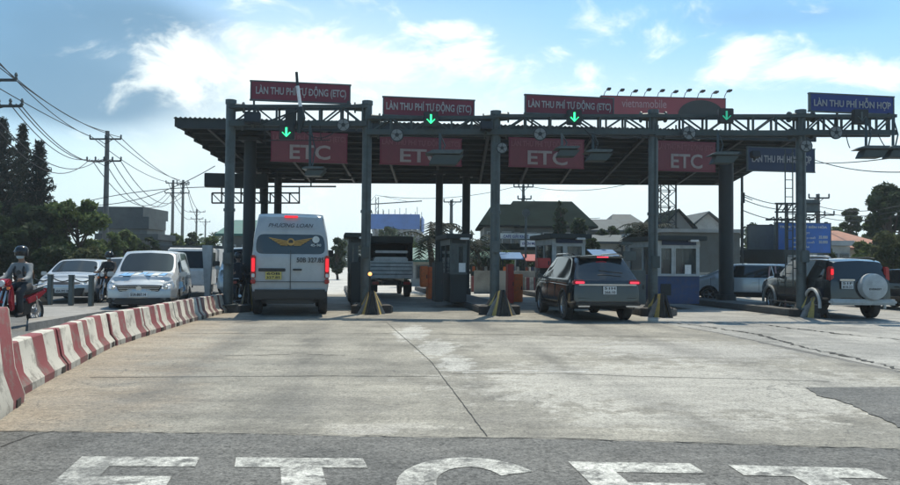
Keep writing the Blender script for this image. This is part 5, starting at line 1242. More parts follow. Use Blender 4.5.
def rider(loc, rz, label, shirt='shirt_grey', trous='trousers', headturn=0.0, foot_down=False, scale=1.0):
    t = thing('person', label, 'person', loc, rz); t.scale = (scale,) * 3
    # local: +Y forward, seated on a motorbike seat at z .78
    hipz, sh = .86, 1.36
    lh, rh = (-.10, -.22, hipz), (.10, -.22, hipz)
    spine = [(0, -.24, hipz, (.17, .13)), (0, -.22, 1.02, (.16, .12)), (0, -.17, 1.2, (.185, .125)), (0, -.13, sh, (.15, .10)), (0, -.11, 1.42, .06), (0, -.10, 1.47, .058)]
    head = [(0, -.10, 1.47, .058), (0, -.075, 1.53, (.075, .09)), (0, -.08, 1.61, (.082, .098)), (0, -.085, 1.68, (.068, .08))]
    def arm(s):
        return [(0, -.13, sh, (.15, .10)), (s * .17, -.12, sh - .02, .068), (s * .235, -.04, 1.17, .052), (s * .27, .08, 1.06, .045), (s * .28, .27, 1.03, .034), (s * .285, .33, 1.03, .032)]
    def leg(s):
        if foot_down and s < 0: return [(0, -.24, hipz, (.17, .13)), (s * .13, -.16, .84, .10), (s * .22, .12, .60, .07), (s * .26, .04, .32, .055), (s * .27, -.02, .11, .04), (s * .28, .12, .05, .035)]
        return [(0, -.24, hipz, (.17, .13)), (s * .12, -.12, .85, .10), (s * .19, .22, .78, .072), (s * .18, .20, .50, .058), (s * .17, .12, .31, .042), (s * .17, .27, .27, .034)]
    skin('body', [spine, head, arm(1), arm(-1), leg(1), leg(-1)], 'skin', t)
    g = 1.16
    def gro(ch, f): return [(x, y, z, (r[0] * f, r[1] * f) if isinstance(r, tuple) else r * f + .006) for x, y, z, r in ch]
    skin('shirt', [gro([(0, -.245, hipz - .04, (.16, .12))] + spine[:4] + [(0, -.115, 1.40, .075)], 1.12), gro(arm(1)[:5], 1.15), gro(arm(-1)[:5], 1.15)], shirt, t)
    skin('trousers', [gro([spine[0]] + leg(1)[1:5], 1.12), gro([spine[0]] + leg(-1)[1:5], 1.12)], trous, t)
    for s in (-1, 1):
        L5, L6 = leg(s)[-2], leg(s)[-1]
        m = MB(); m.box(((L5[0] + L6[0]) / 2, (L5[1] + L6[1]) / 2, L6[2] + .0), (.095, .26, .085)); m.build('shoe', 'black', t, local=True, bevel=.03)
        hx = s * .285
        for q in range(4):                       # fingers curled round the grip
            m = MB(); o = Vector((hx + (q - 1.5) * .019, .35, 1.03)); m.tube([o + Vector((0, -.02, .03)), o + Vector((0, .025, .034)), o + Vector((0, .04, .008)), o + Vector((0, .022, -.022))], [.010, .010, .009, .008], 7); m.build('finger', 'skin', t, local=True, smooth=True)
        m = MB(); o = Vector((hx - s * .035, .33, 1.02)); m.tube([o, o + Vector((-s * .012, .03, -.014)), o + Vector((-s * .004, .052, -.022))], [.012, .011, .009], 7); m.build('thumb', 'skin', t, local=True, smooth=True)
    # helmet, mask, face
    hm = MB(); hm.lathe([(.128, -.075), (.138, -.02), (.136, .05), (.115, .105), (.07, .14), (.001, .152)], (0, -.095, 1.63), 'Z', 24); q = hm.build('helmet', 'helmet', t, local=True, smooth=True)
    vz = MB(); vz.prism([(-.10, 0), (.10, 0), (.07, .07), (0, .09), (-.07, .07)], 'Z', 1.65, 1.662); vz.v = [(v[0], v[1] + .025, v[2] - max(0, v[1]) * .25) for v in vz.v]; vz.build('helmet_peak', 'helmet', q, local=True)
    mk = MB(); mk.lathe([(.03, .0), (.066, .012), (.078, .05), (.074, .085), (.04, .092)], (0, -.055, 1.485), 'Z', 18); mk.build('face_mask', 'mask', t, local=True, smooth=True)
    for s in (-1, 1):
        e = MB(); e.lathe([(.004, -.004), (.013, 0), (.004, .005)], (s * .032, .012, 1.605), 'Y', 10); e.build('eye', 'ink', t, local=True)
        st = MB(); st.tube([(s * .10, -.27, 1.02), (s * .11, -.02, 1.12), (s * .105, .0, 1.25), (s * .09, -.09, 1.40), (s * .09, -.24, 1.36), (s * .10, -.32, 1.1)], .02, 8); st.build('bag_strap', 'vest', t, local=True, smooth=True)
    return t
def motorbike(loc, rz, label, col='bike_red', scale=1.0, plate_t=None):
    t = thing('motorbike', label, 'motorbike', loc, rz); t.scale = (scale,) * 3
    for y, nm in ((.62, 'front'), (-.62, 'rear')):
        r = .285; m = MB(); m.lathe([(r * .72, -.03), (r * .92, -.042), (r, -.02), (r, .02), (r * .92, .042), (r * .72, .03), (r * .70, 0), (r * .72, -.03)], (0, 0, 0), 'X', 28, cap=False); w_ = m.build('wheel', 'rubber', t, local=True, smooth=True); w_.location = (0, y, r)
        m = MB(); m.lathe([(r * .73, -.02), (r * .68, 0), (r * .73, .02)], (0, 0, 0), 'X', 24, cap=False); m.lathe([(.05, -.05), (.05, .05)], (0, 0, 0), 'X', 12)
        for k in range(10): a = k * math.pi / 5; m.bar((0, 0, 0), (0, math.cos(a) * r * .72, math.sin(a) * r * .72), .016)
        m.build('rim', 'silver', w_, local=True)
    for s in (-1, 1):
        m = MB(); m.tube([(s * .055, .62, .285), (s * .055, .56, .52), (s * .05, .44, .80)], .022, 8); m.build('fork', 'silver', t, local=True)
        m = MB(); m.tube([(s * .10, -.62, .29), (s * .10, -.48, .66)], .026, 8); m.build('shock_absorber', 'silver', t, local=True)
        m = MB(); m.prism([(.40, .36), (.50, .60), (.44, .90), (.38, .94), (.33, .70), (.30, .40)], 'X', s * .07, s * .13); m.v = [(v[0] + s * max(0, (.75 - abs(v[2] - .66))) * .05, v[1], v[2]) for v in m.v]; m.build('leg_shield', col, t, local=True, bevel=.02)
        m = MB(); m.prism([(-.15, .62), (-.80, .80), (-.88, .74), (-.55, .56), (-.2, .48)], 'X', s * .06, s * .12); m.build('side_panel', col, t, local=True, bevel=.02)
        m = MB(); m.tube([(s * .10, .36, .98), (s * .22, .35, 1.02), (s * .36, .30, 1.03)], .014, 8); m.tube([(s * .24, .35, 1.03), (s * .37, .30, 1.03)], .02, 8); m.build('handlebar', 'bike_black', t, local=True)
        m = MB(); m.tube([(s * .2, .36, 1.03), (s * .26, .38, 1.17)], .007, 6); m.lathe([(.05, -.008), (.05, .008)], (s * .27, .38, 1.2), 'Y', 14); m.build('mirror', 'bike_black', t, local=True)
        m = MB(); m.lathe([(.025, -.02), (.035, .02)], (s * .13, .50, .86), 'Y', 12); m.build('indicator', 'orange', t, local=True)
    m = MB(); m.prism([(.55, .53), (.72, .60), (.86, .50), (.93, .36), (.88, .50), (.72, .63), (.5, .58)], 'X', -.06, .06); m.build('front_mudguard', col, t, local=True, bevel=.012)
    m = MB(); m.prism([(.34, .93), (.50, .88), (.56, .98), (.46, 1.06), (.34, 1.06)], 'X', -.11, .11); c_ = m.build('headlamp_cowl', col, t, local=True, bevel=.03)
    m = MB(); m.lathe([(.075, -.02), (.065, .02)], (0, .545, .96), 'Y', 18); m.build('headlight', 'lamp_clear', c_, local=True)
    m = MB(); m.prism([(.12, .76), (-.05, .80), (-.45, .80), (-.82, .86), (-.80, .79), (-.3, .70), (.10, .70)], 'X', -.115, .115); m.build('seat', 'seat', t, local=True, bevel=.03)
    m = MB(); m.prism([(.36, .50), (.05, .50), (-.3, .62), (-.35, .28), (.1, .22), (.34, .30)], 'X', -.10, .10); m.lathe([(.09, -.17), (.09, .17)], (0, -.02, .32), 'X', 16); m.build('engine', 'bike_black', t, local=True, bevel=.02)
    m = MB(); m.bar((0, -.3, .45), (0, -.62, .29), .05); m.tube([(.14, -.05, .24), (.16, -.3, .24), (.17, -.85, .34)], [.025, .035, .05], 12); m.build('exhaust', 'silver', t, local=True, smooth=True)
    m = MB(); m.box((0, -.90, .78), (.16, .06, .09)); m.build('tail_light', 'lamp_red', t, local=True, bevel=.02)
    m = MB(); m.tube([(-.1, -.5, .84), (-.12, -.85, .90), (.12, -.85, .90), (.1, -.5, .84)], .014, 8); m.build('grab_rail', 'silver', t, local=True)
    m = MB(); m.prism([(-.78, .70), (-.98, .52), (-1.0, .42), (-.96, .50), (-.74, .66)], 'X', -.07, .07); m.build('rear_mudguard', 'bike_black', t, local=True)
    return t
gb_ = P(17, 326, 16.4); gb_.z = 0; rzb = R(176)
motorbike(gb_, rzb, 'red motorbike ridden toward us on the left road', 'bike_red', 1.0)
rider(gb_, rzb, 'person in a grey shirt, black helmet and face mask riding the red motorbike')
gb2 = P(107, 310, 26.5); gb2.z = 0
motorbike(gb2, R(180 + 5), 'black motorbike beside the people carrier under the rider in black', 'bike_black')
rider(gb2, R(180 + 5), 'person in black with a black helmet riding between the two white cars', 'cloth_black', 'trousers')
gb3 = P(238, 305, 25.2); gb3.z = 0
motorbike(gb3, R(8), 'dark motorbike stopped behind the first gantry post left of the white van', 'bike_black')
rider(gb3, R(8), 'person in dark clothes seen from behind, on a motorbike left of the white van', 'cloth_black', 'trousers')

# pink-white crowd rails on the fifth island, red-white barriers further back
M['pinkrail'] = mat('faded pink rail', (.48, .30, .30), .6, 0, .15, 3, dirt=.3)
M['stripes4'] = stripe_mat('faded far barrier paint', .36, .1, (.25, .07, .07))
for i, (xa, xb, Z, lab) in enumerate(((767, 778, 25, 'tangled pink and white metal rail nearest the right canopy column'), (778, 790, 24.4, 'middle one of the pink and white metal rails left of the fifth post'), (785, 797, 23.4, 'lowest pink and white trestle rail leaning at the fifth post'))):
    a, b = P(xa, 290, Z), P(xb, 290, Z); t = thing('metal_rail', lab, 'barrier', (a.x, a.y, .2), group='pink and white rails on the right island')
    h = 1.25 - i * .2
    a = Vector((a.x, a.y, .2)); b = Vector((b.x, b.y, .2)); up = Vector((0, 0, h))
    m = MB(); m.tube([a, a * .75 + b * .25 + up, a * .25 + b * .75 + up, b], .025, 8); m.build('frame', 'pinkrail', t, smooth=True)
    for k in range(3):
        z = Vector((0, 0, .2 + .3 * k)); m = MB(); m.tube([a + z, b + z], .018, 6); m.build('rail', 'white' if k % 2 else 'pinkrail', t)
    m = MB(); m.tube([a + Vector((0, .4, 0)), a * .6 + b * .4 + up, b + Vector((0, -.3, 0))], .02, 6); m.build('brace', 'white', t)
def far_barrier(xa, xb, Z, lab, H=.8):
    a, b = P(xa, 290, Z), P(xb, 290, Z); a.z = b.z = 0; o = barrier(b, a, H, .5, 'stripes4', lab); o['group'] = 'striped barriers far behind the canopy'
far_barrier(470, 481, 38, 'far red and white barrier just left of the third gantry post'); far_barrier(481, 492, 38, 'far red and white barrier touching the third gantry post')
far_barrier(524, 536, 36, 'far red and white barrier between the orange box and the red display'); far_barrier(526, 540, 44, 'furthest red and white barrier right of the lone orange box', .7)
far_barrier(381, 398, 52, 'far striped barrier under the small tarp covered truck', .8)
# ================================================================ trees
def leaf_mat(name, a, b):
    m = bpy.data.materials.new(name); m.use_nodes = True; t = m.node_tree; p = t.nodes['Principled BSDF']; l = t.links.new
    tc = N(t, 'ShaderNodeTexCoord'); n = N(t, 'ShaderNodeTexNoise'); n.inputs['Scale'].default_value = 2.4; n.inputs['Detail'].default_value = 4; l(tc.outputs['Object'], n.inputs[0])
    r = N(t, 'ShaderNodeMapRange'); l(n.outputs['Fac'], r.inputs[0]); r.inputs[1].default_value = .35; r.inputs[2].default_value = .65
    mx = N(t, 'ShaderNodeMix', data_type='RGBA'); l(r.outputs[0], mx.inputs[0]); mx.inputs[6].default_value = (*a, 1); mx.inputs[7].default_value = (*b, 1)
    l(mx.outputs[2], p.inputs['Base Color']); p.inputs['Roughness'].default_value = .7; p.inputs['Specular IOR Level'].default_value = .18
    tr = N(t, 'ShaderNodeBsdfTranslucent'); l(mx.outputs[2], tr.inputs[0]); ms = N(t, 'ShaderNodeMixShader'); ms.inputs[0].default_value = .38
    l(p.outputs[0], ms.inputs[1]); l(tr.outputs[0], ms.inputs[2]); l(ms.outputs[0], t.nodes['Material Output'].inputs[0]); return m
M['leaf_dark'] = leaf_mat('dark leaves', (.028, .046, .022), (.05, .075, .034))
M['leaf_mid'] = leaf_mat('mid green leaves', (.05, .085, .03), (.15, .19, .065))
M['leaf_olive'] = leaf_mat('dusty olive leaves', (.06, .075, .035), (.11, .12, .055))
M['leaf_pine'] = leaf_mat('dark needles', (.010, .018, .014), (.018, .03, .02))
M['bark'] = mat('bark', (.07, .055, .04), .9, 0, .3, 3, .5, 15)
import numpy as np
def leaves_mesh(name, centers, size, m_, parent, org, seed, flat=.0, aspect=.5):
    rng = np.random.default_rng(seed); n = len(centers)
    a = rng.normal(size=(n, 3)); a /= np.linalg.norm(a, axis=1)[:, None]; b = np.cross(a, rng.normal(size=(n, 3))); b /= np.linalg.norm(b, axis=1)[:, None]
    s = size * rng.uniform(.6, 1.3, size=(n, 1)); A = a * s; B = b * s * aspect; c = centers - np.array(org)
    v = np.stack([c - A, c + B * .9 - A * .1, c + A, c - B * .9 - A * .1], 1).reshape(-1, 3)
    me = bpy.data.meshes.new(name); me.vertices.add(len(v)); me.vertices.foreach_set('co', v.ravel()); me.loops.add(4 * n); me.loops.foreach_set('vertex_index', np.arange(4 * n)); me.polygons.add(n)
    me.polygons.foreach_set('loop_start', np.arange(n) * 4); me.polygons.foreach_set('loop_total', np.full(n, 4)); me.update(calc_edges=True); me.materials.append(M[m_])
    o = bpy.data.objects.new(name, me); C.objects.link(o); o.parent = parent; return o
def tree(name, label, px, y_top, wpx, Z, leaf, n=5000, size=.16, base_frac=.35, seed=1, group=None, hfac=1.0, cat='tree', z0=0.0, lean=0):
    b = P(px, 250, Z); b.z = z0; top = P(px, y_top, Z).z; H = top - z0; W = wpx / FPX * Z
    rng = np.random.default_rng(seed); t = thing(name, label, cat, b, group=group)
    m = MB(); r0 = max(.05, H * .022)
    hc = z0 + H * (base_frac + 1) / 2
    pts = [b, b + Vector((rng.uniform(-.05, .05) * H, 0, H * .3)), b + Vector((rng.uniform(-.06, .06) * H, 0, H * .6)), b + Vector((0, 0, H * .88))]
    m.tube(pts, [r0 * 1.4, r0, r0 * .7, r0 * .2], 8)
    nc = 44; th_ = rng.uniform(0, 2 * np.pi, nc); zz = rng.uniform(0, 1, nc); rad = np.sqrt(np.clip(1 - (2 * zz - 1) ** 2, .04, 1)) ** .8 * rng.uniform(.35, 1.0, nc)
    cc = np.stack([b.x + np.cos(th_) * rad * W / 2 * .82, b.y + np.sin(th_) * rad * W / 2 * .8, z0 + H * (base_frac + (1 - base_frac) * (.08 + .86 * zz))], 1)
    cr = W * rng.uniform(.06, .17, nc)
    for k in range(0, nc, 2):
        s_ = pts[1].lerp(pts[2], rng.uniform(0, 1)); e_ = Vector(cc[k]); m.tube([s_, s_.lerp(e_, .5) + Vector((0, 0, -.04 * H)), e_], [r0 * .45, r0 * .3, r0 * .12], 5)
    m.build('trunk', 'bark', t, smooth=True)
    pick = rng.choice(nc, n, p=(cr ** 2) / (cr ** 2).sum()); d = rng.normal(size=(n, 3)); d /= np.linalg.norm(d, axis=1)[:, None]; q = rng.uniform(0, 1, n) ** .45
    P_ = cc[pick] + d * (q * cr[pick])[:, None] * np.array([1.15, 1.15, .8]); P_[:, 2] = np.clip(P_[:, 2], z0 + .05, top + .1)
    leaves_mesh('crown', P_, size, leaf, t, b, seed); return t
def conifer(label, px, y_top, wpx, Z, seed):
    b = P(px, 250, Z); b.z = 0; H = P(px, y_top, Z).z; W = wpx / FPX * Z; rng = np.random.default_rng(seed)
    t = thing('conifer_tree', label, 'tree', b, group='dark conifers on the left'); m = MB(); m.tube([b, b + Vector((0, 0, H * .6)), b + Vector((0, 0, H))], [.22, .12, .02], 8)
    pts = []
    nl = 24
    for k in range(nl):
        f = k / (nl - 1); z = H * (.12 + .86 * f); rl = W / 2 * (1 - f) ** .95 * rng.uniform(.85, 1.12) + .12; nb = 7
        for j in range(nb):
            a = 2 * np.pi * j / nb + rng.uniform(-.3, .3) + k * .7; ex = b + Vector((math.cos(a) * rl, math.sin(a) * rl, z + rl * .62 + rng.uniform(-.15, .3))); s_ = b + Vector((0, 0, z)); m.bar(s_, ex, .03)
            nn = int(16 + rl * 34); u = rng.uniform(.1, 1, nn) 
            base = np.array(s_)[None] + (np.array(ex) - np.array(s_))[None] * u[:, None]; pts.append(base + rng.normal(size=(nn, 3)) * np.array([.09, .09, .07]) * (1.2 - u[:, None] * .6))
    m.build('trunk', 'bark', t); leaves_mesh('crown', np.concatenate(pts), .17, 'leaf_pine', t, b, seed, aspect=.25); return t
def palm(label, px, y_top, Z, seed, s=1.0):
    b = P(px, 250, Z); b.z = 0; H = P(px, y_top, Z).z - .6 * s; rng = np.random.default_rng(seed)
    t = thing('palm_tree', label, 'tree', b, group='palms behind the booths'); m = MB(); top = b + Vector((rng.uniform(-.4, .4), 0, H)); m.tube([b, b.lerp(top, .5) + Vector((.15, 0, 0)), top], [.2, .15, .12], 8); m.build('trunk', 'bark', t, smooth=True)
    q = MB()
    for k in range(17):
        a = rng.uniform(0, 2 * math.pi); el = rng.uniform(.1, 1.5); L_ = rng.uniform(1.7, 2.4) * s; pr = []
        for i in range(9):
            u = i / 8; pr.append(top + Vector((math.cos(a) * L_ * u, math.sin(a) * L_ * u, L_ * (el * u - (.55 + el * .6) * u * u))))
        q.tube(pr, [.03, .028, .026, .024, .02, .018, .014, .01, .006], 4)
        sd = Vector((-math.sin(a), math.cos(a), 0))
        for i in range(1, 9):
            for h_ in (0, .5):
                c = pr[i - 1].lerp(pr[i], h_)
                for s_ in (-1, 1):
                    tip = c + sd * s_ * .42 * s * (1.1 - abs(i / 8 - .45)) + Vector((math.cos(a) * .18, math.sin(a) * .18, -.16 * s)); w_ = (pr[i] - pr[i - 1]).normalized() * .06
                    q.add([c - w_, c + w_, tip], [(0, 1, 2)])
    q.build('crown', 'leaf_pine', t); return t
conifer('tall dark conifer cut off by the left picture edge', 0, 120, 78, 44, 11)
conifer('dark conifer second from the left edge, with a thin top', 20, 126, 56, 46, 12)
conifer('dark conifer, shortest and rightmost of the left group', 37, 144, 54, 43, 13)
TL = 'trees and bushes on the left'
tree('broadleaf_tree', 'wide leafy green tree right of the conifers, behind the low white car', 76, 196, 66, 38, 'leaf_mid', 9000, .15, .18, 21, TL)
tree('broadleaf_tree', 'dark leafy tree below the conifers behind the motorcyclist', 30, 205, 64, 37, 'leaf_dark', 8000, .17, .05, 22, TL)
tree('broadleaf_tree', 'dark leafy tree at the left picture edge behind the motorcyclist', -8, 200, 66, 35, 'leaf_dark', 7000, .17, .05, 23, TL)
tree('shrub', 'sunlit olive bush behind the roof of the low white car', 88, 246, 44, 33, 'leaf_olive', 5000, .10, .02, 24, TL, cat='bush')
tree('shrub', 'dark bush behind the low white car, left of the sunlit one', 52, 246, 46, 34, 'leaf_dark', 4500, .12, .02, 25, TL, cat='bush')
tree('shrub', 'dusty bush left of the people carrier roof', 112, 232, 34, 42, 'leaf_mid', 4000, .13, .02, 26, TL, cat='bush')
TM = 'trees beyond the left road'
for i, (x, y, w_, z, lf, lab) in enumerate(((158, 232, 26, 60, 'leaf_dark', 'small dark tree right of the tiered grey roofs'), (176, 234, 24, 62, 'leaf_mid', 'round tree under the left one of the paired power poles'), (193, 233, 26, 66, 'leaf_dark', 'dark tree above the roof of the white box truck'), (211, 236, 22, 58, 'leaf_mid', 'small tree just left of the first gantry post'),
      (236, 240, 22, 52, 'leaf_dark', 'dark tree below the green roof behind the first gantry post'), (338, 236, 22, 60, 'leaf_dark', 'dark tree between the white van and the second gantry post'))):
    tree('broadleaf_tree', lab, x, y, w_, z, lf, 2600, .18, .1, 31 + i, TM)
TC = 'trees behind the booths'
for i, (x, y, w_, z, lf, lab) in enumerate(((388, 226, 30, 80, 'leaf_dark', 'dark tree in front of the blue netted building'), (409, 240, 22, 70, 'leaf_mid', 'low tree right of the tarp covered truck'), (452, 246, 26, 62, 'leaf_dark', 'low dark tree between the two thin canopy pillars'),
      (476, 240, 18, 48, 'leaf_dark', 'dark slim tree left of the third gantry post'), (560, 198, 16, 52, 'leaf_dark', 'narrow dark tree standing against the big hipped roof'), (578, 216, 22, 50, 'leaf_dark', 'bushy dark tree at the right end of the big hipped roof'),
      (637, 218, 24, 48, 'leaf_dark', 'leafy tree against the gabled house left of the fourth post'), (712, 226, 22, 75, 'leaf_dark', 'far tree just left of the right canopy column'), (750, 222, 26, 80, 'leaf_dark', 'far tree behind the thin dark pole right of the column'))):
    tree('broadleaf_tree', lab, x, y, w_, z, lf, 2600, .17, .12, 51 + i, TC)
TR = 'trees on the right'
tree('broadleaf_tree', 'tall dark green tree behind the terracotta roof', 851, 206, 30, 58, 'leaf_dark', 6000, .17, .15, 71, TR)
tree('broadleaf_tree', 'dark tree filling the right picture edge', 893, 184, 62, 44, 'leaf_dark', 9000, .17, .3, 72, TR)
tree('broadleaf_tree', 'tree peeking between the two dark right trees', 872, 214, 26, 66, 'leaf_mid', 4000, .2, .15, 73, TR)
tree('shrub', 'pale dusty bush at the right edge above the spare wheel', 892, 232, 52, 32, 'leaf_olive', 7000, .09, .12, 74, TR, cat='bush')
tree('shrub', 'grey green bush in front of the grey billboard panel', 764, 236, 26, 42, 'leaf_olive', 4500, .10, .05, 75, TR, cat='bush')
tree('shrub', 'small bush at the foot of the blue billboard', 792, 249, 22, 41, 'leaf_dark', 3000, .10, .02, 76, TR, cat='bush')
palm('palm with drooping fronds left of the first thin pillar', 430, 224, 36, 81, 1.25)
palm('small palm between the two thin canopy pillars', 452, 234, 40, 82, 1.1)
palm('palm at the left foot of the big hipped roof house', 479, 238, 40, 83, .9)
palm('palm against the white long house left of the fourth post', 644, 224, 40, 84, .9)
for i, (x, y, w_, z, lf, lab) in enumerate(((486, 246, 22, 43, 'leaf_dark', 'dark bush just left of the third gantry post foot'), (505, 250, 20, 42, 'leaf_mid', 'low green bush under the long pale blue shop sign'), (530, 251, 24, 43, 'leaf_dark', 'dark bush below the white shop sign'),
      (548, 246, 20, 41, 'leaf_dark', 'dark bush left of the booth with the navy panel'), (593, 236, 24, 43, 'leaf_dark', 'dark bush right of the booth with the navy panel'), (402, 250, 18, 44, 'leaf_dark', 'dark bush just right of the tarp covered truck'), (600, 226, 20, 50, 'leaf_dark', 'dark bush at the right corner of the big hipped roof'),
      (630, 232, 18, 50, 'leaf_mid', 'green bush behind the long white house'), (720, 240, 16, 40, 'leaf_dark', 'dark bush against the grey block by the right column'), (827, 244, 18, 41, 'leaf_dark', 'dark bush right of the blue billboard'))):
    tree('shrub', lab, x, y, w_, z, lf, 1800, .14, .02, 91 + i, 'bushes around the houses', cat='bush')
for i, (x, y, w_, z, lf, lab) in enumerate(((126, 222, 30, 47, 'leaf_mid', 'leafy tree in front of the tiered grey warehouse'), (148, 236, 24, 46, 'leaf_dark', 'low dark tree right of the tiered warehouse above the people carrier'), (614, 226, 24, 56, 'leaf_dark', 'dark tree between the hipped roof and the gabled house'),
      (690, 212, 24, 72, 'leaf_dark', 'dark treetop behind the two pointed roofs'), (762, 224, 30, 75, 'leaf_mid', 'treetop behind the blank grey billboard panel'), (838, 226, 30, 72, 'leaf_mid', 'broad tree right of the blue billboard behind the terracotta roof'), (862, 240, 26, 40, 'leaf_mid', 'bushy tree in front of the terracotta roof'), (878, 246, 24, 36, 'leaf_olive', 'low dusty bush behind the spare wheel car'))):
    tree('broadleaf_tree', lab, x, y, w_, z, lf, 3200, .16, .06, 111 + i, 'trees filling the background')
# far tree belt: one mass
rng = np.random.default_rng(5); pts = []
for k in range(900):
    x = -160 + 400 * k / 900; y = 170 + 25 * math.sin(k * .05) ; h = 4.5 + 2.2 * math.sin(k * .21) + 1.3 * math.sin(k * .57); n_ = 26
    pts.append(np.stack([x + rng.normal(size=n_) * .6, y + rng.normal(size=n_) * 2, rng.uniform(0, 1, n_) ** .7 * (h + rng.uniform(-1, 1))], 1))
o = leaves_mesh('tree_belt', np.concatenate(pts), .75, 'leaf_dark', None, (0, 0, 0), 9); tag(o, 'distant belt of trees along the horizon', 'trees', kind='stuff')

# ================================================================ buildings
M['wall_grey'] = mat('grey render', (.13, .145, .14), .85, 0, .15, .6, dirt=.5); M['wall_pale'] = mat('pale render', (.36, .37, .345), .8, 0, .12, .5, dirt=.5)
M['wall_cream'] = mat('cream render', (.44, .40, .32), .8, 0, .12, .5, dirt=.4); M['roof_dark'] = mat('dark tin roof', (.013, .02, .018), .9, 0, .3, .8, dirt=.4, dirtcol=(.008, .012, .010), spec=.0)
M['roof_grey'] = mat('grey tin roof', (.07, .085, .085), .8, 0, .25, .8, dirt=.5, dirtcol=(.04, .04, .038)); M['roof_pale'] = mat('pale tin roof', (.36, .38, .38), .5, .1, .15, .5, dirt=.4)
M['roof_terra'] = mat('terracotta tiles', (.30, .14, .09), .8, 0, .25, 1.5, dirt=.4, dirtcol=(.12, .08, .06)); M['roof_green'] = mat('green tin roof', (.04, .13, .10), .6, 0, .15, .6, dirt=.3)
M['billblue'] = mat('billboard blue', (.03, .13, .42), .6, 0, .15, 1.5, dirt=.2)
M['net_blue'] = mat('blue safety net', (.045, .14, .38), .8, 0, .25, .35); M['conc_far'] = mat('raw concrete', (.25, .25, .24), .9, 0, .15, .4); M['win'] = glass('house window', (.03, .04, .045), .1)
def house(name, label, x0, x1, ywall, ytop, Z, depth, wallm, roofm, kind='gable', win=3, over=.35, storeys=1, cat='house', rz=0.0, ridge=(.0, 1.0), doors=True):
    a, b = P(x0, 250, Z), P(x1, 250, Z); W = b.x - a.x; c = (a + b) / 2; c.z = 0; hw = P((x0 + x1) / 2, ywall, Z).z; ht = P((x0 + x1) / 2, ytop, Z + (depth / 2 if kind != 'flat' else 0)).z
    t = thing(name, label, cat, c, rz)
    m = MB(); m.box((0, depth / 2, hw / 2), (W, depth, hw)); m.build('wall', wallm, t, local=True)
    o = over; m = MB()
    if kind == 'flat': m.box((0, depth / 2, (hw + ht) / 2 + .02), (W + o, depth + o, max(.12, ht - hw)))
    elif kind == 'gable_front':
        m.prism([(-W / 2 - o, hw - .1), (0, ht), (W / 2 + o, hw - .1), (W / 2 + o, hw + .05), (0, ht + .16), (-W / 2 - o, hw + .05)], 'Y', -o, depth + o)
        g = MB(); g.prism([(-W / 2, hw), (W / 2, hw), (0, ht - .02)], 'Y', .02, .2); g.build('gable', wallm, t, local=True)
    else:
        r0, r1 = -W / 2 + W * ridge[0], -W / 2 + W * ridge[1]
        if kind == 'gable': r0, r1 = r0 - o, r1 + o
        v = [(-W / 2 - o, -o, hw), (W / 2 + o, -o, hw), (W / 2 + o, depth + o, hw), (-W / 2 - o, depth + o, hw), (r0, depth / 2, ht), (r1, depth / 2, ht)]
        m.add(v + [(p[0], p[1], p[2] + .14) for p in v], [(3, 2, 1, 0), (6, 7, 11, 10), (7, 8, 11), (8, 9, 10, 11), (9, 6, 10), (0, 1, 7, 6), (1, 2, 8, 7), (2, 3, 9, 8), (3, 0, 6, 9)])
    m.build('roof', roofm, t, local=True)
    for s in range(storeys):
        zc = hw * (s + .58) / storeys; wh = min(1.3, hw / storeys * .45)
        for k in range(win):
            x = (k + .5) / win * W - W / 2; q = MB(); q.box((x, -.03, zc), (min(1.2, W / win * .5) + .16, .08, wh + .16)); f_ = q.build('window', 'wall_pale' if wallm != 'wall_pale' else 'wall_grey', t, local=True)
            q = MB(); q.box((x, -.085, zc), (min(1.2, W / win * .5), .04, wh)); q.build('pane', 'win', f_, local=True)
    return t
house('warehouse', 'grey warehouse with three tiered roofs behind the left trees', 98, 141, 218, 207, 60, 5, 'wall_grey', 'roof_grey', 'flat', 0)
house('warehouse', 'lower grey warehouse roof stepping down right of the tiered one', 104, 147, 229, 217, 56, 3, 'wall_grey', 'roof_grey', 'flat', 4)
house('warehouse', 'lowest grey shed in front of the tiered warehouse', 98, 156, 240, 234, 52, 3, 'wall_grey', 'roof_grey', 'flat', 5)
house('shed', 'shed with a dull green roof behind the first gantry post', 222, 256, 236, 222, 48, 8, 'wall_grey', 'roof_green', 'gable', 2)
house('shed', 'low grey shed behind the white box truck', 160, 228, 252, 246, 50, 6, 'wall_grey', 'roof_grey', 'flat', 4)
# construction building
Z = 170; cb = P(396, 250, Z); cb.z = 0; bt = thing('construction_building', 'unfinished tower block wrapped in blue safety net, far behind the truck', 'building', cb)
a, b = P(371, 250, Z), P(420, 250, Z); W = b.x - a.x; zt = P(396, 216, Z).z; zn = P(396, 231, Z).z
m = MB(); 
for k in range(8): m.box((0, 7, 1.6 + k * (zt - 2) / 7.2), (W, 14, .35))
for i in range(9):
    for y in (0, 7, 14): m.box((-W / 2 + .4 + i * (W - .8) / 8, y, zt / 2), (.5, .5, zt))
m.box((0, 8, zt * .35), (W * .96, 10, zt * .7)); m.build('frame', 'conc_far', bt, local=True)
m = MB(); m.box((-.3, -.4, (zt + zn) / 2 + .4), (W * 1.02, .2, zt - zn)); m.box((-W / 2 - .2, 7, (zt + zn) / 2 + .4), (.2, 14, zt - zn)); m.box((W / 2 + .2, 7, (zt + zn) / 2), (.2, 14, (zt - zn))); m.build('safety_net', 'net_blue', bt, local=True)
m = MB(); 
for i in range(14): m.bar((-W / 2 + i * W / 13, 1 + (i % 3) * 4, zt), (-W / 2 + i * W / 13, 1 + (i % 3) * 4, zt + 1.0 + (i * 37 % 5) * .3), .12)
m.build('column_bars', 'darksteel', bt, local=True)
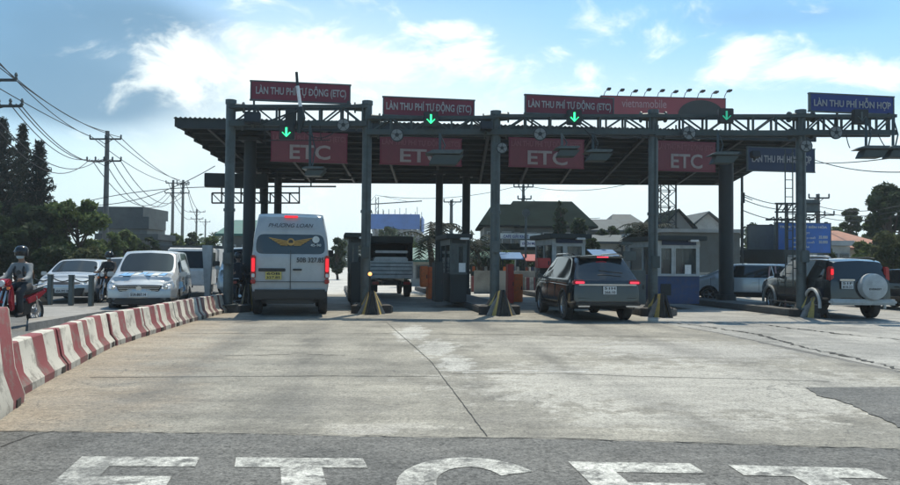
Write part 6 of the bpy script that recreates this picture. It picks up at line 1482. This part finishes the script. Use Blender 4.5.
ct = thing('tower_crane', 'thin tower crane rising over the blue netted building', 'crane', P(376, 262, 185)); m = MB()
A, B_ = P(375, 250, 185), P(378, 250, 185); zt = P(376, 197, 185).z
for x in (A.x, B_.x): m.bar((x, 185, 0), (x, 185, zt), .16)
for k in range(16): m.bar((A.x if k % 2 else B_.x, 185, zt * k / 16), (B_.x if k % 2 else A.x, 185, zt * (k + 1) / 16), .1)
m.build('mast', 'darksteel', ct)
m = MB(); m.bar(P(367, 204.5, 185), P(422, 201, 184), .25); m.bar(P(376, 195, 185), P(410, 202, 184.5), .08); m.bar(P(376, 195, 185), P(368, 204, 185), .08); m.box(P(368, 206, 185), (1.2, 1, 1.2)); m.build('jib', 'darksteel', ct)
# houses
house('hipped_house', 'big dark house with a long hipped roof behind the third lane', 506, 590, 228, 203, 55, 9, 'wall_grey', 'roof_dark', 'hip', 5, .5, 2, ridge=(.14, .9))
house('hipped_house', 'dark left wing with a steep roof beside the third gantry post', 484, 514, 227, 206, 54, 7, 'wall_grey', 'roof_dark', 'hip', 2, .4, 2, ridge=(.35, 1.1))
house('house', 'low roofed house right of the big hipped house', 586, 622, 232, 221, 58, 8, 'wall_grey', 'roof_grey', 'gable', 2)
house('long_house', 'long white house with two dark windows left of the fourth post', 582, 652, 244, 237, 47, 6, 'wall_pale', 'roof_grey', 'gable', 5)
house('gabled_house', 'grey gabled house left of the fourth gantry post', 612, 650, 232, 216, 60, 8, 'wall_grey', 'roof_grey', 'hip', 2, ridge=(.3, .8))
house('gabled_house', 'house with a dark pointed roof right of the lattice tower', 664, 692, 228, 214, 62, 8, 'wall_grey', 'roof_dark', 'gable_front', 1)
house('gabled_house', 'small house with a pointed roof just left of the right column', 694, 722, 226, 216, 66, 8, 'wall_pale', 'roof_grey', 'gable_front', 1)
house('workshop', 'plain grey block with a pale sheet roof edge behind the blue booth', 662, 740, 233, 229.5, 38, 8, 'wall_grey', 'roof_pale', 'flat', 0)
house('house', 'house with a terracotta tiled hip roof at the right', 838, 888, 250, 233, 46, 9, 'wall_cream', 'roof_terra', 'hip', 3, .5, ridge=(.35, .75))
house('long_house', 'low white building between the blue billboard and the terracotta roof', 816, 850, 246, 241, 43, 5, 'wall_pale', 'roof_pale', 'flat', 3)
house('long_house', 'low pale wall building behind the pink railings', 735, 822, 257, 253, 46, 4, 'wall_pale', 'roof_grey', 'flat', 4)
house('shop', 'low grey shop row behind the booths, left part', 398, 470, 256, 250, 64, 5, 'wall_grey', 'roof_grey', 'flat', 5)
house('shop', 'low shop front under the big hipped roof', 496, 560, 250, 244, 46, 4, 'wall_grey', 'roof_dark', 'flat', 4)
house('shed', 'pale green shed beside the orange box', 411, 437, 262, 250, 46, 4, 'wall_pale', 'roof_green', 'gable', 1)
# shop sign boards
sign('shop_sign', 'long pale blue shop sign low on the big dark house', 'sign', 500, 233, 541, 239, 45.6, 'sticker_pale', [('CAFE GIẢI KHÁT', .08, .7, .15, .85, 'signblue')], None, rz=0)
sign('shop_sign', 'white shop sign hung under the long pale blue one', 'sign', 520, 240, 541, 247, 45.4, 'white', [('ĐIỆN MÁY', .1, .9, .2, .8, 'signblue')], None, rz=0)
# long low boundary wall
m = MB(); m.box((P(620, 260, 36).x, 36, .55), (14, .2, 1.1)); tag(m.build('boundary_wall', 'wall_pale', None), 'low pale boundary wall behind the dark SUV', 'wall')

# awnings, stalls and poles in front of the shops
M['awn_red'] = mat('red awning', (.28, .06, .05), .8, 0, .2, 3, dirt=.3); M['awn_green'] = mat('green awning', (.05, .13, .09), .8, 0, .2, 3, dirt=.3); M['awn_blue'] = mat('blue awning', (.06, .14, .26), .8, 0, .2, 3, dirt=.3)
def stall(label, x0, x1, yt, Z, m_):
    a, b = P(x0, yt, Z), P(x1, yt, Z); h = a.z; W = b.x - a.x; c = (a + b) / 2; t = thing('market_stall', label, 'stall', (c.x, Z, 0), 0, 'stalls by the roadside')
    m = MB(); m.prism([(-1.0, h - .35), (.9, h), (.9, h + .05), (-1.0, h - .30)], 'X', -W / 2, W / 2); m.build('awning', m_, t, local=True)
    for x in (-W / 2 + .08, W / 2 - .08):
        for y, hh in ((-.9, h - .36), (.8, h - .04)): q = MB(); q.tube([(x, y, 0), (x, y, hh)], .03, 6); q.build('pole', 'darksteel', t, local=True)
    q = MB(); q.box((0, .1, .5), (W * .8, .7, 1.0)); q.build('counter', 'steel', t, local=True, bevel=.03)
    for k in range(4): q = MB(); q.box((-W * .3 + k * W * .2, .0, 1.14), (W * .13, .35, .28)); q.build('box', ('orange', 'white', 'blue', 'offwhite')[k], t, local=True, bevel=.02)
stall('stall with a green awning left of the third gantry post', 470, 490, 252, 41, 'awn_green')
stall('stall with a blue awning right of the third gantry post', 500, 522, 253, 40, 'awn_blue')
stall('stall with a red awning left of the red display box', 524, 538, 255, 40, 'awn_red')
stall('stall with a faded blue awning behind the roof of the dark SUV', 590, 616, 250, 39, 'awn_blue')
# blue billboard and its frames
Zb = 40
t, c, Wd, H = sign('billboard', 'blue billboard with rows of small pale text right of the fifth lane', 'billboard', 774, 223, 831, 253, Zb, 'billblue', [('TRẠM THU PHÍ BIÊN HÒA', .07, .93, .08, .2, 'sticker_pale'), ('VÉ LƯỢT', .36, .62, .30, .38, 'sticker_pale'), ('XE DƯỚI 12 CHỖ', .30, .72, .45, .53, 'sticker_pale'),
      ('XE TỪ 12 CHỖ', .30, .70, .60, .68, 'sticker_pale'), ('XE TẢI', .30, .60, .75, .83, 'sticker_pale'), ('35.000', .78, .94, .42, .52, 'sticker_pale'), ('50.000', .78, .94, .58, .68, 'sticker_pale')], None, rz=R(4), depth=.15)
for x in (780, 802, 826):
    a = P(x, 222, Zb + .3); m = MB(); m.bar((a.x, a.y, 0), (a.x, a.y, a.z), .14); m.build('support', 'darksteel', t)
t, c, Wd, H = sign('billboard', 'blank grey billboard panel standing left of the blue billboard', 'billboard', 748, 225, 774, 250, 41, 'wall_grey', [], None, rz=R(-6), depth=.12, frame_m='darksteel')
for x in (750, 771):
    a = P(x, 224, 41.3); m = MB(); m.bar((a.x, a.y, 0), (a.x, a.y, a.z), .12); m.build('support', 'darksteel', t)
t = thing('sign_frame', 'open steel frame with arm lamps and a grey box above the blue billboard', 'frame', P(795, 262, 39)); m = MB(); Zs = 39
for x in (777, 787, 797): m.bar(Vector((P(x, 200, Zs).x, Zs, 0)), P(x, 203, Zs), .09)
for y in (203.5, 212): m.bar(P(775, y, Zs), P(820, y, Zs), .08)
for k in range(5): m.bar(P(777 + k * 5, 212, Zs), P(782 + k * 5, 204, Zs), .05)
m.build('frame', 'darksteel', t)
m = MB(); m.box(P(808, 206, Zs + .3), (.85, .5, .65)); m.build('grey_box', 'steel', t)
for k in range(7): x = 772 + k * 7; m = MB(); m.tube([P(x + 3, 222, Zs), P(x + 2, 217, Zs - .3), P(x - 2, 219, Zs - .8)], .03, 6); m.box(P(x - 3, 219.5, Zs - .9), (.22, .3, .1)); m.build('arm_lamp', 'darksteel', t)
# thin signs and lamp posts
t = thing('lamp_post', 'thin lamp post with a round disc in front of the big dark house', 'lamp', P(526, 265, 40)); m = MB(); a = P(526, 213, 40); m.tube([(a.x, 40, 0), (a.x, 40, a.z)], .06, 8); m.build('pole', 'steel', t); m = MB(); m.lathe([(.22, -.02), (.22, .02)], (a.x, 39.9, P(526, 213, 40).z), 'Y', 18); m.build('disc', 'steel', t)
t = thing('slender_mast', 'slender dark mast with a bracket right of the right canopy column', 'mast', P(742, 262, 36)); m = MB(); a = P(742, 165, 36); m.tube([(a.x, 36, 0), (a.x, 36, a.z)], [.09, .06], 8); m.box((a.x, 35.9, P(742, 198, 36).z), (.14, .14, .5)); m.build('pole', 'darksteel', t); m = MB(); m.bar((a.x, 36, P(742, 176, 36).z), (a.x - .28, 36, P(742, 172, 36).z), .04); m.bar((a.x, 36, P(742, 196, 36).z), (a.x + .5, 36, P(742, 200, 36).z), .03); m.build('bracket', 'darksteel', t)
t = thing('leaning_bar', 'short pale tapered post beside the box truck on the left road', 'post', G(207, 322) + Vector((0, 3.0, 0))); gx = P(207, 290, 23.2)
m = MB(); m.prism([(-.13, 0), (.13, 0), (.10, .5), (.16, 1.95), (-.16, 1.95), (-.06, .5)], 'Y', -.06, .06); moved(m, (gx.x, gx.y, 0)); m.build('panel', 'offwhite', t, bevel=.01)

# ================================================================ power poles and wires
def pole(label, px, y_top, Z, arms, r=.13, lean=0):
    b = P(px, 250, Z); b.z = 0; H = P(px, y_top, Z).z; t = thing('utility_pole', label, 'pole', b, group='utility poles'); x = b.x
    m = MB(); m.tube([b, Vector((x + lean, Z, H))], [r * 1.3, r * .8], 10); m.build('pole', 'wood', t, smooth=True)
    for y, x0, x1, ins in arms:
        a, c = P(x0, y, Z - .15), P(x1, y, Z - .15); m = MB(); m.bar(a, c, .10); md = P(px, y + 5, Z - .15)
        m.bar(a.lerp(c, .25), md, .04); m.bar(a.lerp(c, .75), md, .04); ar = m.build('cross_arm', 'darksteel', t)
        for k in range(ins):
            p_ = a.lerp(c, k / max(1, ins - 1)); q = MB(); q.lathe([(.03, 0), (.07, .08), (.04, .14), (.07, .2), (.03, .3)], p_, 'Z', 8); q.build('insulator', 'steel', ar)
    return t
pole('tall pole with two cross arms standing over the tiered roofs', 105, 131, 50, [(139, 90, 121, 3), (161, 87, 121, 5)], .17)
pole('near pole at the left picture edge with arms reaching in', -14, 60, 30, [(80, -30, 16, 3), (106, -36, 22, 6)], .2)
m = MB()
pole('left one of the paired poles right of the tall pole', 172, 180, 80, [(183, 166, 188, 3), (193, 165, 189, 4)], .15)
pole('right one of the paired poles right of the tall pole', 182, 180, 80, [(184.5, 177, 189, 2)], .15)
pole('far pole with two arms behind the paired poles', 196, 209, 125, [(212, 190, 205, 3), (219, 191, 203, 3)], .16)
pole('furthest small pole left of the first gantry post', 205, 219, 150, [(222, 200, 210, 2)], .15)
pole('pole rising behind the ridge of the big dark house', 523, 185, 62, [(187, 514, 533, 5), (199, 518, 531, 3)], .14)
pole('short pole between the two thin canopy pillars', 451, 200, 70, [(202, 444, 461, 3)], .17)
pole('pole behind the blue billboard beside the grey box', 818, 194, 52, [(198, 809, 829, 3), (215, 806, 834, 4)], .15)
pole('thin pole seen left of the second gantry post', 352, 236, 90, [(240, 349, 356, 2)], .12)
def wire(label, a, b, sag, group, r=.022):
    m = MB(); a, b = Vector(a), Vector(b); m.tube([a.lerp(b, k / 14) + Vector((0, 0, -sag * 4 * (k / 14) * (1 - k / 14))) for k in range(15)], r, 5); tag(m.build('power_line', 'wire', None), label, 'cable', group)
l1 = 'thin wire of the upper bundle from the left edge to the tall pole top'
for (y0, x1, y1) in ((50, 92, 137), (54, 105, 131), (58, 120, 137)): wire(l1, P(-12, y0, 30), P(x1, y1, 50), .5, 'upper wires left of the tall pole')
l2 = 'sagging wire of the lower bundle from the left edge to the tall pole'
for (x0, y0, x1, y1, s) in ((-8, 84, 92, 137, .1), (10, 104, 88, 159, .75), (16, 104, 104, 159, .9), (20, 104, 112, 159, 1.0), (-6, 116, 99, 159, 1.3), (-10, 120, 90, 159, 1.5)): wire(l2, P(x0, y0, 30), P(x1, y1, 50), s, 'lower wires left of the tall pole')
l3 = 'wire running right from the tall pole to the paired poles'
for (x0, y0, x1, y1, s) in ((92, 137, 168, 182, .5), (105, 131, 180, 180, .5), (120, 137, 186, 183, .5), (92, 160, 168, 192, 2.2), (104, 160, 172, 192, 2.4), (112, 160, 180, 192, 2.3), (120, 160, 186, 192, 2.0)): wire(l3, P(x0, y0, 50), P(x1, y1, 80), s, 'wires between the tall pole and the paired poles', .028)
l4 = 'distant wire running on from the paired poles'
for (x0, y0, x1, y1) in ((168, 182, 192, 211), (186, 183, 204, 211), (170, 193, 193, 218), (188, 193, 202, 218)): wire(l4, P(x0, y0, 80), P(x1, y1, 125), 1.2, 'distant wires', .035)
wire('wire climbing from the tiered roofs to under the left canopy corner', P(85, 205, 46), P(215, 166, 40), .6, 'lone wires at the left'); wire('lower lone wire climbing from the tiered roofs to the gutter box', P(84, 202, 46), P(208, 187, 40), -.2, 'lone wires at the left')
wire('wire crossing the sky below the right beam end, upper one', P(815, 160, 40), P(905, 172, 30), .2, 'wires at the right'); wire('wire crossing the sky below the right beam end, lower one', P(815, 163, 40), P(905, 156, 30), .1, 'wires at the right')
for y0, y1, lab in ((206, 203, 'upper'), (211, 208, 'middle'), (216, 213, 'lower')): wire('%s wire running right from the pole behind the blue billboard' % lab, P(818, y0, 52), P(910, y1, 40), .4, 'wires right of the blue billboard')
for y0, lab in ((198, 'upper'), (203, 'middle'), (214, 'lower')): wire('%s wire between the slender mast and the pole behind the blue billboard' % lab, P(742, y0 - 4, 36), P(818, y0, 52), .5, 'wires left of the blue billboard')
for (x0, y0, x1, y1, lab) in ((533, 187, 640, 181, 'faint wire running right from the pole behind the big dark house'), (514, 187, 380, 196, 'faint wire running left from the pole behind the big dark house'), (533, 200, 600, 218, 'wire dropping right from the pole behind the big dark house')): wire(lab, P(x0, y0, 62), P(x1, y1, 58), .5, 'wires behind the canopy')

# ================================================================ the air
M['haze'] = hm_ = bpy.data.materials.new('haze'); hm_.use_nodes = True; t_ = hm_.node_tree; t_.nodes.remove(t_.nodes['Principled BSDF'])
pv = t_.nodes.new('ShaderNodeVolumePrincipled'); pv.inputs['Color'].default_value = (.86, .93, .97, 1); pv.inputs['Density'].default_value = .0007; pv.inputs['Anisotropy'].default_value = .35
t_.links.new(pv.outputs[0], t_.nodes['Material Output'].inputs['Volume'])
m = MB(); m.box((0, 245, 12), (520, 530, 26)); o = m.build('haze', 'haze', None, local=True); o['kind'] = 'stuff'; tag(o, 'thin bright haze in the air over the toll plaza', 'haze')
